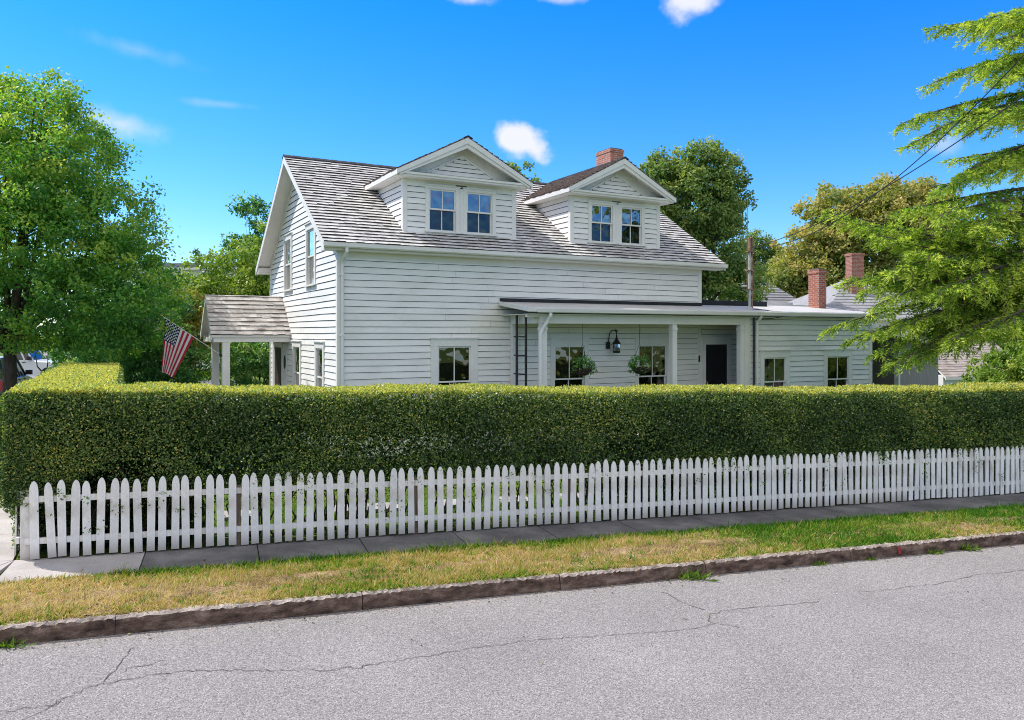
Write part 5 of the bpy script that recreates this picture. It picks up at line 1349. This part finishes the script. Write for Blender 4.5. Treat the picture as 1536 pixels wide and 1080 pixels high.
def car(name,label,cat,px,d,rz,paint,pickup=False,H=1.85,L=5.0,Wd=1.95):
    t=thing(name,label,cat,G(px,d),rz)
    # x forward
    hw=Wd/2
    bel=H*.60; hood=H*.62
    if pickup: prof=[(-L/2,.45),(-L/2,1.15),(-L/2+.05,1.2),(-.55,1.2),(-.5,bel),(1.0,bel),(1.15,1.18),(L/2-.2,1.08),(L/2-.03,.95),(L/2,.5),(L/2-.1,.35),(-L/2+.1,.35)]
    else: prof=[(-L/2,.5),(-L/2+.02,1.0),(-L/2+.12,bel),(.95,bel),(1.1,1.15),(L/2-.25,1.02),(L/2-.04,.88),(L/2,.5),(L/2-.1,.32),(-L/2+.1,.32)]
    mb=MB(); n=len(prof)
    sec=[(-hw+.12,.0),(-hw,.0),(hw,.0),(hw-.12,0)]
    ring=lambda y,ins: [(x*(1-ins*.03),y,z-(ins*.05 if z>.8 else 0)) for x,z in prof]
    R=[ring(-hw+.1,1),ring(-hw,0.0),ring(hw,0.0),ring(hw-.1,1)]
    R=[ring(-hw,1),ring(-hw+.07,0),ring(hw-.07,0),ring(hw,1)]
    vs=[p for r in R for p in r]
    fs=[(j*n+i,j*n+(i+1)%n,(j+1)*n+(i+1)%n,(j+1)*n+i) for j in range(3) for i in range(n)]+[tuple(range(n-1,-1,-1)),tuple(range(3*n,4*n))]
    mb.add(vs,fs)
    # cabin roof and pillars
    xr0,xr1=(-.45,1.0) if pickup else (-L/2+.12,.98)
    tr0,tr1=(-.35,.35) if pickup else (-L/2+.42,.25)
    ih=hw-.06; it=hw-.26
    B_=[(xr0,-ih,bel),(xr1,-ih,bel),(xr1,ih,bel),(xr0,ih,bel)]; Tt=[(tr0,-it,H),(tr1,-it,H),(tr1,it,H),(tr0,it,H)]
    mb.add([(tr0-.04,-it-.03,H-.05),(tr1+.04,-it-.03,H-.05),(tr1+.04,it+.03,H-.05),(tr0-.04,it+.03,H-.05),(tr0+.06,-it+.06,H+.01),(tr1-.06,-it+.06,H+.01),(tr1-.06,it-.06,H+.01),(tr0+.06,it-.06,H+.01)],
           [(0,3,2,1),(4,5,6,7),(0,1,5,4),(1,2,6,5),(2,3,7,6),(3,0,4,7)])
    lerp=lambda p,q,f: tuple(p[k]+(q[k]-p[k])*f for k in range(3))
    for sgn in (0,3):
        for f in (0,.36,.70,1):
            p=lerp(B_[sgn],B_[1 if sgn==0 else 2],f); q=lerp(Tt[sgn],Tt[1 if sgn==0 else 2],f); mb.tube([p,q],.045,6)
    body=mb.build('body',M[paint],t)
    g=MB(); 
    g.add([lerp(b,u,.02) for b,u in zip(B_,Tt)]+[lerp(b,u,.97) for b,u in zip(B_,Tt)],[(0,1,5,4),(1,2,6,5),(2,3,7,6),(3,0,4,7)])
    g.build('windows',M['car_glass'],t)
    for sgn in (-1,1):
        for x in (-L*.29,L*.31):
            mb=MB(); mb.tube([(x,sgn*(hw-.24),.36),(x,sgn*(hw+.01),.36)],.37,22); w_=mb.build('wheel',M['tyre'],t)
            mb=MB(); mb.tube([(x,sgn*(hw-.1),.36),(x,sgn*(hw+.02),.36)],.23,16); mb.build('rim',M['rim'],w_)
            mb=MB(); mb.tube([(x,sgn*(hw-.2),.40),(x,sgn*(hw+.004),.40)],.43,22); mb.build('wheel_arch',M['trim'],t)
        mb=MB(); mb.box(.78,.95,min(sgn*(hw-.02),sgn*(hw+.2)),max(sgn*(hw-.02),sgn*(hw+.2)),bel+.02,bel+.2); mb.build('mirror',M['trim'],t)
        mb=MB(); mb.box(-L/2-.012,-L/2+.10,min(sgn*(hw-.24),sgn*(hw+.006)),max(sgn*(hw-.24),sgn*(hw+.006)),.72,1.08); mb.build('tail_light',M['tail'],t)
        mb=MB(); mb.box(L/2-.22,L/2-.01,min(sgn*(hw-.40),sgn*(hw-.02)),max(sgn*(hw-.40),sgn*(hw-.02)),.74,.92); mb.build('headlight',M['lamp'],t)
        for x in (-.35,.55):
            mb=MB(); mb.box(x-.09,x+.09,min(sgn*(hw),sgn*(hw+.03)),max(sgn*(hw),sgn*(hw+.03)),bel-.14,bel-.10); mb.build('door_handle',M['trim'],t)
    for x0,x1 in ((-L/2-.06,-L/2+.1),(L/2-.08,L/2+.05)):
        mb=MB(); mb.box(x0,x1,-hw+.06,hw-.06,.38,.62); mb.build('bumper',M['trim'],t)
    mb=MB(); mb.box(-L/2-.014,-L/2+.0,-.26,.26,.82,.96); mb.build('licence_plate',M['lamp'],t)
    return t
car('pickup_truck','white pickup truck with dark windows parked behind the maple trunk','truck',32,44,.16,'car_white',True,H=2.05,L=5.9)
car('parked_car','dark blue car with red tail lamp parked at far left edge, seen from behind','car',-12,29.5,1.95,'car_dark',False,H=1.9,L=4.6)

# ------------------------------------------------------------------ camera, sun, sky
cam=bpy.data.cameras.new('camera'); co=bpy.data.objects.new('camera',cam); COL.objects.link(co)
co.location=(0,0,CAMH); co.rotation_euler=(PI/2,0,0)
cam.sensor_width=36; cam.lens=36*F/1536; cam.shift_y=-40/1536; cam.clip_end=3000; cam.clip_start=.05
SC.camera=co
EL=math.radians(50); AZ=(-.954,.30)
sd=Vector((AZ[0]*math.cos(EL),AZ[1]*math.cos(EL),math.sin(EL))).normalized()
sun=bpy.data.lights.new('sun','SUN'); sun.energy=5.0; sun.angle=math.radians(.5); sun.color=(1,.945,.87)
so=bpy.data.objects.new('sun',sun); COL.objects.link(so); so.rotation_euler=(-sd).to_track_quat('-Z','Y').to_euler(); so.location=(-30,10,40)
W=bpy.data.worlds.new('World'); SC.world=W; W.use_nodes=True
nt=W.node_tree; ns=nt.nodes; lk=nt.links; ns.clear()
out=nd(ns,'ShaderNodeOutputWorld'); bg=nd(ns,'ShaderNodeBackground'); bg.inputs[1].default_value=SKY_STRENGTH if 'SKY_STRENGTH' in globals() else .13
sky=nd(ns,'ShaderNodeTexSky',sky_type='NISHITA'); sky.sun_disc=False; sky.sun_elevation=EL; sky.sun_rotation=math.atan2(AZ[0],AZ[1])%(2*PI)
sky.air_density=1.0; sky.dust_density=.3; sky.ozone_density=3.0; sky.altitude=0
hs=nd(ns,'ShaderNodeHueSaturation'); hs.inputs['Saturation'].default_value=1.3; hs.inputs['Value'].default_value=1.75
lk.new(sky.outputs[0],hs.inputs['Color'])
tn=nd(ns,'ShaderNodeMix',data_type='RGBA',blend_type='MULTIPLY'); tn.inputs[0].default_value=1; lk.new(hs.outputs[0],tn.inputs[6])
tg=nd(ns,'ShaderNodeTexCoord'); ts=nd(ns,'ShaderNodeSeparateXYZ'); lk.new(tg.outputs['Generated'],ts.inputs[0])
tr_=nd(ns,'ShaderNodeMapRange'); tr_.inputs[1].default_value=.05; tr_.inputs[2].default_value=.42; lk.new(ts.outputs[2],tr_.inputs[0])
tcx=nd(ns,'ShaderNodeMix',data_type='RGBA'); lk.new(tr_.outputs[0],tcx.inputs[0]); tcx.inputs[6].default_value=(.68,.80,1.0,1); tcx.inputs[7].default_value=(.10,.74,1.3,1); lk.new(tcx.outputs[2],tn.inputs[7])
tc=nd(ns,'ShaderNodeTexCoord'); nz=nd(ns,'ShaderNodeVectorMath',operation='NORMALIZE'); lk.new(tc.outputs['Generated'],nz.inputs[0])
def wm(op,a,b=None,c=None,cl=False):
    n=nd(ns,'ShaderNodeMath',operation=op); n.use_clamp=cl
    for i,x in enumerate((a,b,c)):
        if x is None: continue
        if isinstance(x,(int,float)): n.inputs[i].default_value=x
        else: lk.new(x,n.inputs[i])
    return n.outputs[0]
nA=nd(ns,'ShaderNodeTexNoise',Scale=22.0,Detail=7.0,Roughness=.55); lk.new(nz.outputs[0],nA.inputs['Vector'])
nB=nd(ns,'ShaderNodeTexNoise',Scale=9.0,Detail=3.0); lk.new(nz.outputs[0],nB.inputs['Vector'])
mask=None
def cloud(px,py,rx,ry,soft,gain,tilt=0.0):
    """soft lump of cloud around one compass direction of the sky"""
    global mask
    c=Vector(((px-768)/F,1,(500-py)/F)).normalized()
    sub=nd(ns,'ShaderNodeVectorMath',operation='SUBTRACT'); lk.new(nz.outputs[0],sub.inputs[0]); sub.inputs[1].default_value=c
    right=Vector((1,0,0)); right=(right-c*right.dot(c)).normalized(); upv=right.cross(c).normalized()
    r2=right*math.cos(tilt)+upv*math.sin(tilt); u2=upv*math.cos(tilt)-right*math.sin(tilt)
    comp=[]
    for ax,rr in ((r2,rx),(u2,ry)):
        dt=nd(ns,'ShaderNodeVectorMath',operation='DOT_PRODUCT'); lk.new(sub.outputs[0],dt.inputs[0]); dt.inputs[1].default_value=ax*(F/rr)
        comp.append(dt.outputs['Value'])
    fw=nd(ns,'ShaderNodeVectorMath',operation='DOT_PRODUCT'); lk.new(nz.outputs[0],fw.inputs[0]); fw.inputs[1].default_value=c
    r=wm('SQRT',wm('ADD',wm('MULTIPLY',comp[0],comp[0]),wm('MULTIPLY',comp[1],comp[1])))
    nn=wm('ADD',wm('MULTIPLY',wm('SUBTRACT',nA.outputs['Fac'],.5),1.7),wm('MULTIPLY',wm('SUBTRACT',nB.outputs['Fac'],.5),1.2))
    e=wm('ADD',wm('SUBTRACT',1.0,r),nn)
    m=nd(ns,'ShaderNodeMapRange',interpolation_type='SMOOTHSTEP'); m.inputs[1].default_value=-.05; m.inputs[2].default_value=soft; m.inputs[3].default_value=0; m.inputs[4].default_value=gain
    lk.new(e,m.inputs[0])
    v=wm('MULTIPLY',m.outputs[0],wm('GREATER_THAN',fw.outputs['Value'],.5))
    mask=v if mask is None else wm('MAXIMUM',mask,v)
cloud(785,216,52,30,.55,.97,-.25)
cloud(1035,-2,52,30,.7,.95,.3); cloud(705,-6,40,16,.8,.75); cloud(845,-6,60,15,.8,.65)
cloud(178,185,80,22,1.4,.72,-.2); cloud(205,75,100,16,1.6,.28,-.28); cloud(330,156,55,7,1.4,.25,-.1); cloud(1415,215,24,18,1.2,.4)
cm=nd(ns,'ShaderNodeMix',data_type='RGBA'); lk.new(mask,cm.inputs[0]); lk.new(tn.outputs[2],cm.inputs[6]); cm.inputs[7].default_value=(7.2,7.3,7.6,1)
# unseen broken cloud added behind and above the viewer as bright fill
sep=nd(ns,'ShaderNodeSeparateXYZ'); lk.new(nz.outputs[0],sep.inputs[0])
nC=nd(ns,'ShaderNodeTexNoise',Scale=2.6,Detail=6.0); lk.new(nz.outputs[0],nC.inputs['Vector'])
fill_cov=wm('ADD',wm('ADD',wm('MULTIPLY',sep.outputs[1],-.75),wm('MULTIPLY',wm('SUBTRACT',sep.outputs[2],.50),1.6)),wm('MULTIPLY',wm('SUBTRACT',nC.outputs['Fac'],.5),1.7))
cmr=nd(ns,'ShaderNodeMapRange',interpolation_type='SMOOTHSTEP'); cmr.inputs[1].default_value=-.15; cmr.inputs[2].default_value=.55; cmr.inputs[4].default_value=.95
lk.new(fill_cov,cmr.inputs[0])
cm2=nd(ns,'ShaderNodeMix',data_type='RGBA'); lk.new(cmr.outputs[0],cm2.inputs[0]); lk.new(cm.outputs[2],cm2.inputs[6]); cm2.inputs[7].default_value=(8.2,7.85,7.35,1)
lk.new(cm2.outputs[2],bg.inputs[0]); lk.new(bg.outputs[0],out.inputs[0])
SC.view_settings.view_transform='Standard'; SC.view_settings.look='None'; SC.view_settings.exposure=0; SC.view_settings.gamma=1
SC.render.engine='CYCLES'
cy=SC.cycles; cy.use_denoising=True; cy.denoising_input_passes='RGB_ALBEDO_NORMAL'; cy.denoising_prefilter='NONE'; cy.filter_width=1.0; cy.max_bounces=6; cy.diffuse_bounces=3; cy.glossy_bounces=3; cy.transmission_bounces=4; cy.transparent_max_bounces=8
cy.caustics_reflective=False; cy.caustics_refractive=False
try: cy.denoiser='OPENIMAGEDENOISE'
except Exception: pass
